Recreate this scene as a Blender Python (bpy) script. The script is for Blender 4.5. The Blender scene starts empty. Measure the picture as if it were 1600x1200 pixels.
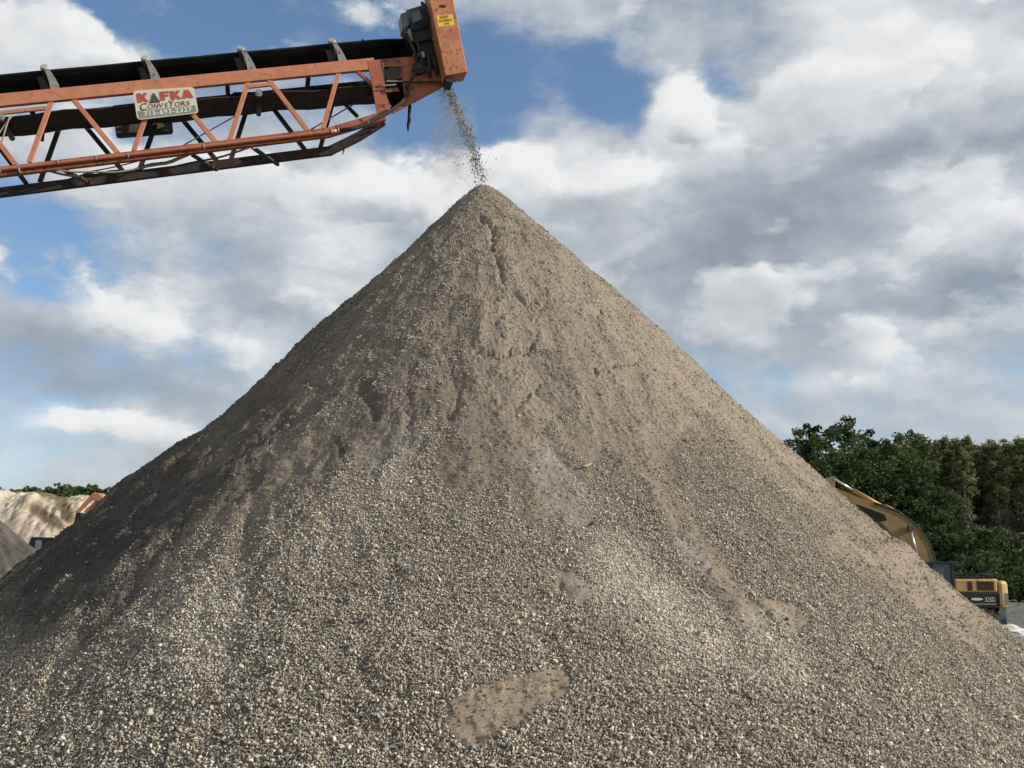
import bpy, math, random
import numpy as np
from mathutils import Vector, Matrix
random.seed(7)
RNG = np.random.default_rng(11)
sc = bpy.context.scene
COL = sc.collection
R = math.radians

# ------------------------------------------------------------------ camera
FPX = 1700.0; PITCH = R(10.5); CZ = 2.05
cF = np.array([0, math.cos(PITCH), math.sin(PITCH)]); cU = np.array([0, -math.sin(PITCH), math.cos(PITCH)])
C0 = np.array([0, 0, CZ])
cam = bpy.data.cameras.new('camera'); camo = bpy.data.objects.new('camera', cam); COL.objects.link(camo)
cam.sensor_width = 36; cam.lens = 36 * FPX / 1600; cam.clip_end = 8000; cam.clip_start = .05
camo.location = C0; camo.rotation_euler = (R(90) + PITCH, 0, 0); sc.camera = camo


def ray(px, py):
    return np.array([(px - 800) / FPX, 0, 0]) + cU * (600 - py) / FPX + cF


def P(px, py, Y):
    d = ray(px, py)
    return C0 + d * (Y / d[1])


def proj(X):
    v = X - C0; w = v @ cF; w = np.where(w < .1, .1, w)
    return 800 + FPX * v[..., 0] / w, 600 - FPX * (v @ cU) / w


# ------------------------------------------------------------------ tags
def tag(o, label=None, cat=None, group=None, kind=None):
    if label: o['label'] = label
    if cat: o['category'] = cat
    if group: o['group'] = group
    if kind: o['kind'] = kind
    return o


def empty(name, loc=(0, 0, 0), rz=0.0):
    o = bpy.data.objects.new(name, None); COL.objects.link(o)
    o.location = loc; o.rotation_euler = (0, 0, rz); o.empty_display_size = .3
    return o


def copy_tree(o, parent=None):
    c = o.copy(); COL.objects.link(c); c.parent = parent
    for ch in list(o.children): copy_tree(ch, c)
    return c


# ------------------------------------------------------------------ mesh builder
class MB:
    def __init__(s): s.v = []; s.f = []; s.m = []; s.s = []

    def add(s, vs, fs, mi=0, smooth=False):
        b = len(s.v); s.v += [tuple(map(float, q)) for q in vs]
        for f in fs: s.f.append(tuple(b + i for i in f)); s.m.append(mi); s.s.append(smooth)
        return s

    def prism(s, poly, vec, mi=0):
        poly = [np.array(q, float) for q in poly]; vec = np.array(vec, float); n = len(poly)
        nn = np.zeros(3)
        for i in range(n): nn += np.cross(poly[i], poly[(i + 1) % n])
        if nn @ vec > 0: poly = poly[::-1]
        vs = poly + [q + vec for q in poly]
        fs = [tuple(range(n)), tuple(range(2 * n - 1, n - 1, -1))]
        fs += [(i, i + n, (i + 1) % n + n, (i + 1) % n) for i in range(n)]
        return s.add(vs, fs, mi)

    def bar(s, p, q, w, t, nrm, mi=0):
        """box bar from p to q, w across (in the plane whose normal is nrm), t thick along nrm, centred"""
        p = np.array(p, float); q = np.array(q, float); nrm = np.array(nrm, float)
        d = q - p; d /= np.linalg.norm(d); nrm = nrm - d * (nrm @ d); nrm /= np.linalg.norm(nrm)
        u = np.cross(nrm, d)
        c = [p + u * a * w / 2 + nrm * b * t / 2 for a, b in ((-1, -1), (1, -1), (1, 1), (-1, 1))]
        return s.prism(c, q - p, mi)

    def box(s, lo, hi, mi=0):
        lo = np.array(lo, float); hi = np.array(hi, float)
        return s.prism([(lo[0], lo[1], lo[2]), (hi[0], lo[1], lo[2]), (hi[0], hi[1], lo[2]), (lo[0], hi[1], lo[2])], (0, 0, hi[2] - lo[2]), mi)

    def tube(s, path, r, n=10, mi=0, cap=True):
        path = [np.array(q, float) for q in path]; rs = r if hasattr(r, '__len__') else [r] * len(path)
        prev = None; vs = []; fs = []
        for i, q in enumerate(path):
            d = path[min(i + 1, len(path) - 1)] - path[max(i - 1, 0)]; d = d / (np.linalg.norm(d) + 1e-9)
            if prev is None:
                a = np.array([0, 0, 1.]) if abs(d[2]) < .9 else np.array([1., 0, 0])
            else: a = prev
            u = a - d * (a @ d); u /= np.linalg.norm(u); prev = u; w = np.cross(d, u)
            for k in range(n):
                t = 2 * math.pi * k / n; vs.append(q + (u * math.cos(t) + w * math.sin(t)) * rs[i])
        for i in range(len(path) - 1):
            for k in range(n):
                k2 = (k + 1) % n; fs.append((i * n + k, i * n + k2, (i + 1) * n + k2, (i + 1) * n + k))
        s.add(vs, fs, mi, True)
        if cap:
            b = len(s.v) - len(vs); m = len(path) - 1
            s.f.append(tuple(b + k for k in range(n - 1, -1, -1))); s.m.append(mi); s.s.append(False)
            s.f.append(tuple(b + m * n + k for k in range(n))); s.m.append(mi); s.s.append(False)
        return s

    def build(s, name, mats, parent=None, bevel=0, origin=None):
        me = bpy.data.meshes.new(name)
        v = s.v
        if origin is not None: v = [(a - origin[0], b - origin[1], c - origin[2]) for a, b, c in v]
        me.from_pydata(v, [], s.f)
        for m in (mats if isinstance(mats, (list, tuple)) else [mats]): me.materials.append(m)
        me.polygons.foreach_set('material_index', s.m); me.polygons.foreach_set('use_smooth', s.s)
        me.validate(); me.update()
        o = bpy.data.objects.new(name, me); COL.objects.link(o)
        if origin is not None: o.location = origin
        if parent: o.parent = parent
        if bevel:
            b = o.modifiers.new('bevel', 'BEVEL'); b.width = bevel; b.segments = 2; b.limit_method = 'ANGLE'; b.angle_limit = R(40)
        return o


def np_mesh(name, V, F, mats, parent=None, smooth=False, attrs=None, midx=None):
    """fast mesh from numpy arrays: V (n,3), F (m,k)"""
    me = bpy.data.meshes.new(name)
    n, (m, k) = len(V), F.shape
    me.vertices.add(n); me.vertices.foreach_set('co', np.ascontiguousarray(V, np.float32).ravel())
    me.loops.add(m * k); me.loops.foreach_set('vertex_index', np.ascontiguousarray(F, np.int32).ravel())
    me.polygons.add(m); me.polygons.foreach_set('loop_start', np.arange(0, m * k, k, dtype=np.int32))
    me.polygons.foreach_set('use_smooth', np.full(m, smooth))
    for q in (mats if isinstance(mats, (list, tuple)) else [mats]): me.materials.append(q)
    if midx is not None: me.polygons.foreach_set('material_index', midx.astype(np.int32))
    for nm, (dom, arr) in (attrs or {}).items():
        if arr.ndim == 1:
            a = me.attributes.new(nm, 'FLOAT', dom); a.data.foreach_set('value', arr.astype(np.float32))
        else:
            a = me.attributes.new(nm, 'FLOAT_COLOR', dom)
            c = np.ones((len(arr), 4), np.float32); c[:, :3] = arr; a.data.foreach_set('color', c.ravel())
    me.update(calc_edges=True)
    o = bpy.data.objects.new(name, me); COL.objects.link(o)
    if parent: o.parent = parent
    return o


# ------------------------------------------------------------------ numpy noise
_perm = np.random.default_rng(3).permutation(4096).astype(np.int64)
_ang = np.random.default_rng(4).uniform(0, 2 * np.pi, 4096)
_gx = np.cos(_ang).astype(np.float32); _gy = np.sin(_ang).astype(np.float32)


def perl(x, y, seed=0):
    x = np.asarray(x, np.float32) + seed * 17.37; y = np.asarray(y, np.float32) - seed * 9.11
    xi = np.floor(x).astype(np.int64); yi = np.floor(y).astype(np.int64)
    xf = (x - xi).astype(np.float32); yf = (y - yi).astype(np.float32)
    def g(i, j, dx, dy):
        h = _perm[(_perm[i & 4095] + j) & 4095]
        return _gx[h] * dx + _gy[h] * dy
    u = xf * xf * xf * (xf * (xf * 6 - 15) + 10); v = yf * yf * yf * (yf * (yf * 6 - 15) + 10)
    a = g(xi, yi, xf, yf); b = g(xi + 1, yi, xf - 1, yf); c = g(xi, yi + 1, xf, yf - 1); d = g(xi + 1, yi + 1, xf - 1, yf - 1)
    return (a + (b - a) * u + (c - a) * v + (a - b - c + d) * u * v) * 1.5


def fbm(x, y, oct=4, seed=0, gain=.5):
    s = 0; a = 1.0; t = 0
    for i in range(oct):
        s = s + a * perl(x * 2 ** i, y * 2 ** i, seed + i); t += a; a *= gain
    return s / t


def sm(x, a=0.0, b=1.0):
    t = np.clip((x - a) / (b - a), 0, 1)
    return t * t * (3 - 2 * t)


def seg_d(px, py, pts):
    d = np.full(np.shape(px), 1e9, np.float32)
    for (ax, ay), (bx, by) in zip(pts[:-1], pts[1:]):
        vx, vy = bx - ax, by - ay; L = vx * vx + vy * vy + 1e-9
        t = np.clip(((px - ax) * vx + (py - ay) * vy) / L, 0, 1)
        d = np.minimum(d, np.hypot(px - ax - t * vx, py - ay - t * vy))
    return d


# ------------------------------------------------------------------ materials
class NT:
    def __init__(s, tree): s.t = tree; s.n = tree.nodes; s.l = tree.links

    def node(s, typ, **kw):
        n = s.n.new(typ)
        for k, v in kw.items(): setattr(n, k, v)
        return n

    def put(s, sock, v):
        if isinstance(v, bpy.types.NodeSocket): s.l.new(v, sock)
        elif v is not None: sock.default_value = v

    def M(s, op, a, b=None, c=None, clamp=False):
        n = s.n.new('ShaderNodeMath'); n.operation = op; n.use_clamp = clamp
        for i, v in enumerate((a, b, c)): s.put(n.inputs[i], v)
        return n.outputs[0]

    def V(s, op, a, b=None):
        n = s.n.new('ShaderNodeVectorMath'); n.operation = op
        s.put(n.inputs[0], a)
        if b is not None: s.put(n.inputs[1], b)
        return n.outputs[0]

    def noise(s, vec, scale, detail=4, rough=.55, dist=0.0, out='Fac', lac=2.0):
        n = s.n.new('ShaderNodeTexNoise')
        if vec is not None: s.put(n.inputs['Vector'], vec)
        n.inputs['Scale'].default_value = scale; n.inputs['Detail'].default_value = detail
        n.inputs['Roughness'].default_value = rough; n.inputs['Distortion'].default_value = dist; n.inputs['Lacunarity'].default_value = lac
        return n.outputs[out]

    def mix(s, fac, a, b, mode='MIX'):
        n = s.n.new('ShaderNodeMix'); n.data_type = 'RGBA'; n.blend_type = mode
        s.put(n.inputs['Factor'], fac); s.put(n.inputs['A'], a) if False else None
        for nm, v in ((6, a), (7, b)): s.put(n.inputs[nm], v)
        return n.outputs[2]

    def ramp(s, fac, stops):
        n = s.n.new('ShaderNodeValToRGB'); s.put(n.inputs[0], fac); e = n.color_ramp.elements
        while len(e) < len(stops): e.new(.5)
        for i, (p, c) in enumerate(stops):
            e[i].position = p; e[i].color = c if len(c) == 4 else (*c, 1)
        return n.outputs[0]

    def maprange(s, v, a, b, c=0.0, d=1.0, smooth=True):
        n = s.n.new('ShaderNodeMapRange'); n.interpolation_type = 'SMOOTHSTEP' if smooth else 'LINEAR'
        for i, q in enumerate((v, a, b, c, d)): s.put(n.inputs[i], q)
        return n.outputs[0]


def new_mat(name):
    m = bpy.data.materials.new(name); m.use_nodes = True; t = NT(m.node_tree)
    b = t.n['Principled BSDF']; b.inputs['Specular IOR Level'].default_value = .3
    return m, t, b


def simple(name, col, rough=.6, var=.25, scale=6.0, metal=0.0, bump=.0, spec=.3, dirt=None, dirt_amt=.5, dirt_scale=3.0):
    m, t, b = new_mat(name)
    tc = t.node('ShaderNodeTexCoord').outputs['Object']
    f = t.noise(tc, scale, 5, .6)
    lo = tuple(c * (1 - var) for c in col) + (1,); hi = tuple(min(1, c * (1 + var)) for c in col) + (1,)
    c = t.ramp(f, [(.3, lo), (.7, hi)])
    if dirt:
        g = t.noise(tc, dirt_scale, 8, .7)
        c = t.mix(t.maprange(g, 1 - dirt_amt - .06, 1 - dirt_amt + .08), c, (*dirt, 1))
    t.put(b.inputs['Base Color'], c)
    b.inputs['Roughness'].default_value = rough; b.inputs['Metallic'].default_value = metal; b.inputs['Specular IOR Level'].default_value = spec
    if bump:
        bn = t.node('ShaderNodeBump'); bn.inputs['Strength'].default_value = bump; bn.inputs['Distance'].default_value = .02
        t.put(bn.inputs['Height'], t.noise(tc, scale * 4, 6, .65)); t.put(b.inputs['Normal'], bn.outputs[0])
    return m


def attr_mat(name, attr='col', rough=.9, bump=0.0, bscale=60.0, nscale=30.0, nvar=.25, spec=.2, trans=0.0, backface_dim=False):
    m, t, b = new_mat(name)
    a = t.node('ShaderNodeAttribute'); a.attribute_name = attr
    tc = t.node('ShaderNodeTexCoord').outputs['Object']
    c = a.outputs['Color']
    if nvar:
        f = t.noise(tc, nscale, 3, .6); k = t.maprange(f, .25, .75, 1 - nvar, 1 + nvar, False)
        vm = t.node('ShaderNodeVectorMath', operation='SCALE'); t.put(vm.inputs[0], c); t.put(vm.inputs['Scale'], k); c = vm.outputs[0]
    t.put(b.inputs['Base Color'], c); b.inputs['Roughness'].default_value = rough; b.inputs['Specular IOR Level'].default_value = spec
    if bump:
        bn = t.node('ShaderNodeBump'); bn.inputs['Strength'].default_value = bump; bn.inputs['Distance'].default_value = .01
        t.put(bn.inputs['Height'], t.noise(tc, bscale, 5, .7)); t.put(b.inputs['Normal'], bn.outputs[0])
    if trans:
        tr = t.node('ShaderNodeBsdfTranslucent'); t.put(tr.inputs['Color'], c)
        mx = t.node('ShaderNodeMixShader'); mx.inputs[0].default_value = trans
        t.l.new(b.outputs[0], mx.inputs[1]); t.l.new(tr.outputs[0], mx.inputs[2])
        t.l.new(mx.outputs[0], t.n['Material Output'].inputs['Surface'])
    return m


ORANGE = simple('orange_paint', (.52, .21, .118), .5, .15, 5, dirt=(.20, .09, .05), dirt_amt=.38, dirt_scale=9, bump=.1)
ORANGE_DARK = simple('weathered_orange_paint', (.36, .115, .06), .6, .2, 5, dirt=(.07, .04, .03), dirt_amt=.42, dirt_scale=7, bump=.12)
GUARD = simple('scratched_orange_paint', (.47, .19, .095), .55, .2, 4, dirt=(.12, .045, .025), dirt_amt=.41, dirt_scale=14, bump=.15)
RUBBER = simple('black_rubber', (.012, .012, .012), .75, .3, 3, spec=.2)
RUBBER_DUSTY = simple('dusty_rubber', (.042, .037, .032), .85, .35, 2.5, dirt=(.10, .085, .068), dirt_amt=.4, dirt_scale=2.0)
STEEL_DARK = simple('dark_grimy_steel', (.03, .027, .026), .6, .35, 5, bump=.1)
FRAME_FAR = simple('shaded_grimy_orange_steel', (.075, .035, .025), .7, .4, 4, dirt=(.035, .03, .027), dirt_amt=.55, dirt_scale=3)  # orange darkened for the shaded far side, with grime mottling
GALV = simple('dusty_galvanised_steel', (.34, .33, .30), .5, .4, 12, metal=.3, dirt=(.07, .06, .05), dirt_amt=.45, dirt_scale=12)
PALE = simple('pale_plastic', (.36, .36, .31), .5, .2, 8, dirt=(.15, .14, .11), dirt_amt=.35)
SIGNW = simple('off_white_sign_paint', (.62, .60, .50), .45, .08, 5, dirt=(.45, .40, .30), dirt_amt=.4, dirt_scale=8)
SIGNG = simple('grey_sign_band', (.24, .25, .21), .45, .25, 14)
SIGNP = simple('faded_white_numerals', (.70, .72, .60), .5, .1, 8)
SIGNR = simple('red_sign_lettering', (.46, .085, .05), .45, .15, 12)
SIGNB = simple('brown_sign_lettering', (.10, .06, .045), .5, .2, 12)
MOTOR = simple('grey_motor_paint', (.075, .09, .10), .5, .25, 8, dirt=(.03, .03, .03), dirt_amt=.42)
MOTORL = simple('light_grey_motor_cover', (.13, .15, .16), .5, .15, 8)
YLABEL = simple('yellow_label', (.80, .50, .06), .5, .08, 8)
BLACK = simple('black_lettering', (.02, .018, .015), .6, .1, 8)
CABLE = simple('dusty_cable', (.05, .045, .04), .7, .3, 10)
CABLEW = simple('pale_hose', (.30, .27, .22), .6, .3, 10)
YEL = simple('machine_yellow_paint', (.48, .31, .11), .5, .12, 1.5, dirt=(.20, .13, .06), dirt_amt=.38, dirt_scale=2.5)
YELD = simple('shaded_dusty_yellow_paint', (.27, .185, .085), .85, .15, 1.5, dirt=(.12, .08, .04), dirt_amt=.38, dirt_scale=2)  # yellow darkened for the boom's shaded side, dulled by dust
MBLACK = simple('black_machine_paint', (.018, .018, .02), .5, .2, 4)
NAVY = simple('dark_blue_cab_paint', (.018, .024, .045), .45, .2, 4)
CHROME = simple('polished_rod', (.62, .62, .60), .3, .05, 5, metal=.7)
TRACKM = simple('muddy_track_steel', (.09, .085, .08), .8, .4, 4, bump=.2)
EXORANGE = simple('excavator_orange_paint', (.50, .21, .11), .5, .12, 2)
GLASS = simple('tinted_glass', (.05, .075, .085), .12, .1, 2, spec=.6)
GREYP = simple('grey_bare_metal', (.25, .25, .24), .5, .2, 4)
CONC = simple('concrete', (.26, .26, .25), .9, .25, 2.5, bump=.2, dirt=(.13, .13, .12), dirt_amt=.42)
ROCKW = simple('white_rock', (.62, .60, .56), .9, .2, 3, bump=.4)
WOOD = simple('weathered_twig', (.10, .07, .05), .9, .3, 20)
WOODP = simple('pale_dry_twig', (.36, .29, .20), .9, .3, 20)
BARK = simple('grey_bark', (.10, .085, .07), .9, .35, 3)
REDM = simple('red_lamp_glass', (.22, .05, .03), .4, .1, 4)

exec_parts = []
# ------------------------------------------------------------------ sun
AZ = 81.0; EL = 25.0
sd = Vector((math.sin(R(AZ)) * math.cos(R(EL)), -math.cos(R(AZ)) * math.cos(R(EL)), math.sin(R(EL))))
sun = bpy.data.lights.new('sun', 'SUN'); sun.energy = 5.0; sun.angle = R(.6); sun.color = (1, .93, .82)
suno = bpy.data.objects.new('sun', sun); COL.objects.link(suno); suno.rotation_euler = sd.to_track_quat('Z', 'Y').to_euler(); suno.location = (60, -20, 40)

# ------------------------------------------------------------------ world: Nishita sky with cumulus
def ae(px, py):
    d = ray(px, py); d = d / np.linalg.norm(d)
    return math.degrees(math.atan2(d[0], d[1])), math.degrees(math.asin(d[2]))


world = bpy.data.worlds.new('World'); sc.world = world; world.use_nodes = True
w = NT(world.node_tree); bg = w.n['Background']; bg.inputs['Strength'].default_value = .1
sky = w.node('ShaderNodeTexSky'); sky.sky_type = 'NISHITA'; sky.sun_disc = False
sky.sun_elevation = R(EL); sky.sun_rotation = math.atan2(sd.x, sd.y); sky.altitude = 0; sky.air_density = 1.0; sky.dust_density = .6; sky.ozone_density = 2.5
dirv = w.node('ShaderNodeTexCoord').outputs['Generated']
sep = w.node('ShaderNodeSeparateXYZ'); w.put(sep.inputs[0], dirv)
X, Y, Z = sep.outputs
DEG = 180 / math.pi
az0 = w.M('MULTIPLY', w.M('ARCTAN2', X, Y), DEG)
el0 = w.M('MULTIPLY', w.M('ARCSINE', Z), DEG)
# flattened lookup for noise: clouds are wider than tall near the horizon
sv = w.V('MULTIPLY', dirv, (1.0, 1.0, 1.7))
wn = w.node('ShaderNodeTexNoise'); w.put(wn.inputs['Vector'], sv); wn.inputs['Scale'].default_value = 9; wn.inputs['Detail'].default_value = 6; wn.inputs['Roughness'].default_value = .58
ws = w.node('ShaderNodeSeparateColor'); w.put(ws.inputs[0], wn.outputs['Color'])
az = w.M('MULTIPLY_ADD', w.M('SUBTRACT', ws.outputs[0], .5), 5.5, az0)
el = w.M('MULTIPLY_ADD', w.M('SUBTRACT', ws.outputs[1], .5), 4.5, el0)


def field(blobs, base, up=0.0):
    acc = base
    for px, py, sx, sy, wt in blobs:
        a, e = ae(px, py); e -= up; kx, ky = 1 / (sx * .0325), 1 / (sy * .0325)
        dx = w.M('MULTIPLY_ADD', az, kx, -a * kx); dy = w.M('MULTIPLY_ADD', el, ky, -e * ky)
        d2 = w.M('MULTIPLY_ADD', dx, dx, w.M('MULTIPLY', dy, dy))
        acc = w.M('MULTIPLY_ADD', w.M('POWER', .36788, d2), wt, acc)
    return acc


COVER = [  # (px, py, spread x, spread y, weight): where the blue shows (negative) and where cloud is thick
    (165, 5, 90, 45, -1.0), (310, 55, 150, 60, -1.25), (600, 40, 90, 80, -1.0), (460, 50, 140, 80, -.75), (680, 60, 80, 110, -.6),
    (800, 85, 120, 90, -1.0), (930, 120, 100, 65, -.8), (990, 180, 60, 65, -.9), (1125, 145, 55, 50, -1.0),
    (790, 230, 80, 45, -.85), (645, 200, 130, 75, -1.15), (30, 345, 100, 60, -1.1), (130, 370, 80, 45, -.85), (50, 440, 110, 45, -.7),
    (870, 190, 90, 60, .05), (700, 150, 90, 70, -.5), (1260, 10, 40, 25, -.25),
    (60, 85, 110, 70, .6), (1090, 200, 60, 60, .7), (840, 290, 100, 50, .7), (560, 290, 110, 60, .55), (350, 300, 250, 80, .5),
    (190, 480, 120, 60, .6), (960, 30, 150, 60, .35), (1400, 250, 350, 250, .7), (500, 450, 200, 150, .5)]
LUMA = [  # bright puffs (positive) and grey bellies (negative)
    (60, 90, 100, 70, .55), (200, 85, 60, 40, .1), (1065, 175, 45, 50, .6), (1130, 195, 70, 40, .4), (1010, 285, 70, 45, .5), (840, 290, 90, 45, .6),
    (890, 330, 70, 50, .3), (1400, 70, 160, 70, .45), (1310, 40, 90, 60, .35), (1540, 100, 90, 60, .3), (1500, 330, 90, 70, .38), (1560, 380, 80, 60, .2), (1390, 425, 70, 35, .35),
    (1320, 190, 40, 30, .2), (1390, 560, 70, 60, .25), (1280, 590, 80, 30, .3), (1170, 560, 60, 40, .12), (190, 475, 75, 50, .55), (250, 510, 50, 40, .3), (130, 440, 40, 40, .2),
    (360, 560, 60, 35, .55), (400, 590, 40, 40, .3), (520, 400, 70, 70, .45), (560, 285, 80, 60, .45), (640, 300, 70, 50, .35), (300, 310, 200, 60, .12), (110, 650, 90, 25, .35), (20, 710, 40, 30, .3), (210, 670, 80, 25, .2),
    (1470, 225, 170, 45, -.42), (1200, 345, 140, 60, -.2), (1130, 395, 120, 50, -.28), (1290, 330, 100, 50, -.22), (1550, 450, 110, 50, -.4), (1350, 480, 150, 40, -.25),
    (1150, 100, 110, 80, -.18), (240, 590, 220, 45, -.32), (60, 540, 120, 60, -.25), (430, 470, 90, 60, -.16), (110, 610, 200, 30, -.2), (1000, 420, 80, 40, -.12), (400, 250, 200, 40, -.05), (1100, 470, 120, 50, -.1)]
PUFFS = [  # heaped cumulus: where the firm white heads stand
    (50, 90, 110, 75, .75), (190, 100, 70, 45, .5), (1065, 175, 42, 55, .85), (1140, 205, 75, 45, .7), (1010, 290, 80, 50, .6), (830, 285, 110, 45, .85),
    (920, 320, 80, 60, .45), (1400, 80, 190, 80, .6), (1540, 110, 90, 60, .4), (1500, 330, 110, 70, .55), (1390, 420, 80, 35, .55), (1390, 560, 80, 55, .5), (1270, 590, 90, 32, .55),
    (190, 475, 80, 50, .85), (260, 515, 60, 40, .6), (360, 560, 70, 38, .8), (520, 400, 80, 75, .6), (570, 305, 100, 55, .7), (660, 320, 70, 45, .6), (330, 300, 200, 60, .45),
    (110, 655, 90, 26, .6), (20, 715, 50, 34, .6), (220, 680, 80, 26, .5), (1000, 5, 80, 35, .4),
    (655, 195, 90, 60, -.75), (840, 90, 110, 65, -.6), (40, 350, 100, 45, -.35), (960, 190, 50, 60, -.4)]
cov = field(COVER, .60)
lum = field(LUMA, 0.0)
pcov = field(PUFFS, -.33)
pup = field(PUFFS, -.33, 1.6)
n1 = w.noise(sv, 5.0, 9, .60)
n3 = w.noise(sv, 2.6, 5, .5)


def billow(vec):
    n = w.node('ShaderNodeTexNoise'); n.noise_type = 'RIDGED_MULTIFRACTAL'; n.normalize = False
    w.put(n.inputs['Vector'], vec); n.inputs['Scale'].default_value = 7.5; n.inputs['Detail'].default_value = 6; n.inputs['Roughness'].default_value = .52
    n.inputs['Offset'].default_value = .9; n.inputs['Gain'].default_value = 1.2; n.inputs['Lacunarity'].default_value = 2.1
    return n.outputs['Fac']


wv = w.node('ShaderNodeVectorMath', operation='SCALE'); w.put(wv.inputs[0], w.V('SUBTRACT', wn.outputs['Color'], (.5, .5, .5))); wv.inputs['Scale'].default_value = .10
svw = w.V('ADD', sv, wv.outputs[0])
SHIFT = tuple(np.array([.55, -.1, 1.0]) * .020)
b1 = billow(svw); b2 = billow(w.V('ADD', svw, SHIFT))
n2 = w.noise(w.V('ADD', sv, SHIFT), 5.0, 9, .60)
# thin broken sheet
dens = w.M('MULTIPLY_ADD', w.M('SUBTRACT', n1, .5), 3.6, cov)
mask = w.M('MULTIPLY', w.maprange(dens, -.25, .75), .97)
rel = w.M('MULTIPLY', w.M('SUBTRACT', n1, n2), 1.7)
L = w.M('ADD', w.M('ADD', .44, lum), w.M('MULTIPLY_ADD', w.M('SUBTRACT', n3, .5), .55, rel))
ccol = w.ramp(L, [(.02, (.29, .33, .385)), (.36, (.425, .47, .52)), (.62, (.58, .615, .65)), (.98, (.80, .81, .82))])
# heaped cumulus with firm cauliflower edges, white rims and grey bodies
bil = w.M('SUBTRACT', .95, b1)
dp = w.M('ADD', w.M('MULTIPLY_ADD', bil, .85, pcov), w.M('MULTIPLY', w.M('SUBTRACT', n1, .5), 1.9))
pmask = w.maprange(dp, -.02, w.M('MULTIPLY_ADD', n3, .85, -.08))
prel = w.M('MULTIPLY_ADD', w.M('SUBTRACT', b2, b1), .55, w.M('MULTIPLY', w.M('SUBTRACT', pcov, pup), .50))
LP = w.M('ADD', w.M('ADD', w.M('MULTIPLY', lum, .35), .62), w.M('SUBTRACT', w.M('ADD', prel, w.M('MULTIPLY', rel, .9)), w.M('MULTIPLY', w.maprange(dp, .10, 1.0), .20)))
pcol = w.ramp(LP, [(.10, (.33, .375, .43)), (.45, (.52, .555, .595)), (.72, (.72, .74, .76)), (1.0, (.86, .865, .87))])
hz = w.maprange(el0, 0.0, 16.0, 1.0, 0.0)
ccol = w.mix(w.M('MULTIPLY', hz, .40), ccol, (.50, .56, .62, 1))
mask = w.M('MAXIMUM', mask, w.M('MULTIPLY', hz, .70))
ccol = w.mix(pmask, ccol, pcol)
mask = w.M('MAXIMUM', mask, pmask)
cs = w.node('ShaderNodeVectorMath', operation='SCALE'); w.put(cs.inputs[0], ccol); cs.inputs['Scale'].default_value = 10.0
skyt = w.mix(1.0, sky.outputs[0], (1.38, 1.46, 1.52, 1), 'MULTIPLY')
fin = w.mix(mask, skyt, cs.outputs[0])
w.put(bg.inputs['Color'], fin)

vs = sc.view_settings; vs.view_transform = 'Standard'; vs.look = 'None'; vs.exposure = 0; vs.gamma = 1; vs.use_curve_mapping = False
world.cycles.sampling_method = 'MANUAL'; world.cycles.sample_map_resolution = 256
sc.cycles.max_bounces = 6; sc.cycles.diffuse_bounces = 3; sc.cycles.volume_bounces = 0

# ------------------------------------------------------------------ the gravel pile
AP = P(756, 290, 18.0)
H0 = AP[2]
th_f = np.linspace(-100, 100, 1250)
th_b = np.linspace(100, 260, 140)[1:-1]
th = np.radians(np.concatenate([th_f, th_b])).astype(np.float32)
rho = (np.concatenate([np.linspace(0, 1, 830) ** 1.0 * 9.6, np.linspace(9.6, 12.5, 40)[1:]])).astype(np.float32)
rho[0] = .004
TH, RH = np.meshgrid(th, rho, indexing='ij')
X_ = (AP[0] + RH * np.sin(TH)).astype(np.float32); Y_ = (AP[1] - RH * np.cos(TH)).astype(np.float32)
thd = np.degrees(TH); thd = np.where(thd > 180, thd - 360, thd)
tw = np.where(thd < 0, thd, thd) / 57.3


def base_drop(rh, td):
    right = sm(td, -15, 60); left = sm(-td, 5, 60)
    d = np.sqrt(rh * rh + .035) - .187
    d = d * (.975 + .062 * left + .051 * right)
    d = d + .045 * left * np.exp(-((rh - 4.2) / 1.8) ** 2) * rh * .5
    d = d - .05 * np.maximum(rh - 5.4, 0) ** 1.25 * (.4 + .6 * left) - .16 * right * np.maximum(rh - 6.8, 0) ** 1.3
    er = np.interp(rh, [0, 1.6, 2.4, 3.2, 4, 5, 5.5, 6.15, 6.6, 7.3, 7.75, 9], [1.5, 2.6, 4.6, 4.8, 1.2, 1.0, .9, 1.2, 3.2, .8, .9, .9])
    el_ = np.interp(rh, [0, 1.4, 2.3, 3, 3.8, 4.5, 5, 5.6, 6.2, 7, 9], [-6, -7, -3.8, -1.2, -2.4, -.5, 3.5, 4.6, 3.2, 2.9, 2.9])
    return d / (1 + .01 * (er * sm(td, 20, 55) + el_ * sm(-td, 20, 55)))


Zb = H0 - base_drop(RH, thd)
pxv, pyv = proj(np.stack([X_, Y_, Zb], -1))
pxv = pxv.astype(np.float32); pyv = pyv.astype(np.float32)
front = (np.abs(thd) < 95)
nA = fbm(X_ * 1.1, Y_ * 1.1, 4, 1); nB = fbm(X_ * 3.1, Y_ * 3.1, 4, 2)
nC = fbm(X_ * 9, Y_ * 9, 4, 3, .6); mic0 = perl(X_ * 30, Y_ * 30, 24)
stk = perl(tw * 13, RH * .55, 5) * .6 + perl(tw * 31, RH * .8, 6) * .4          # streaks down the slope
stk2 = perl(tw * 75, RH * 1.3, 7) * .5 + perl(tw * 160, RH * 2.0, 8) * .5
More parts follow.
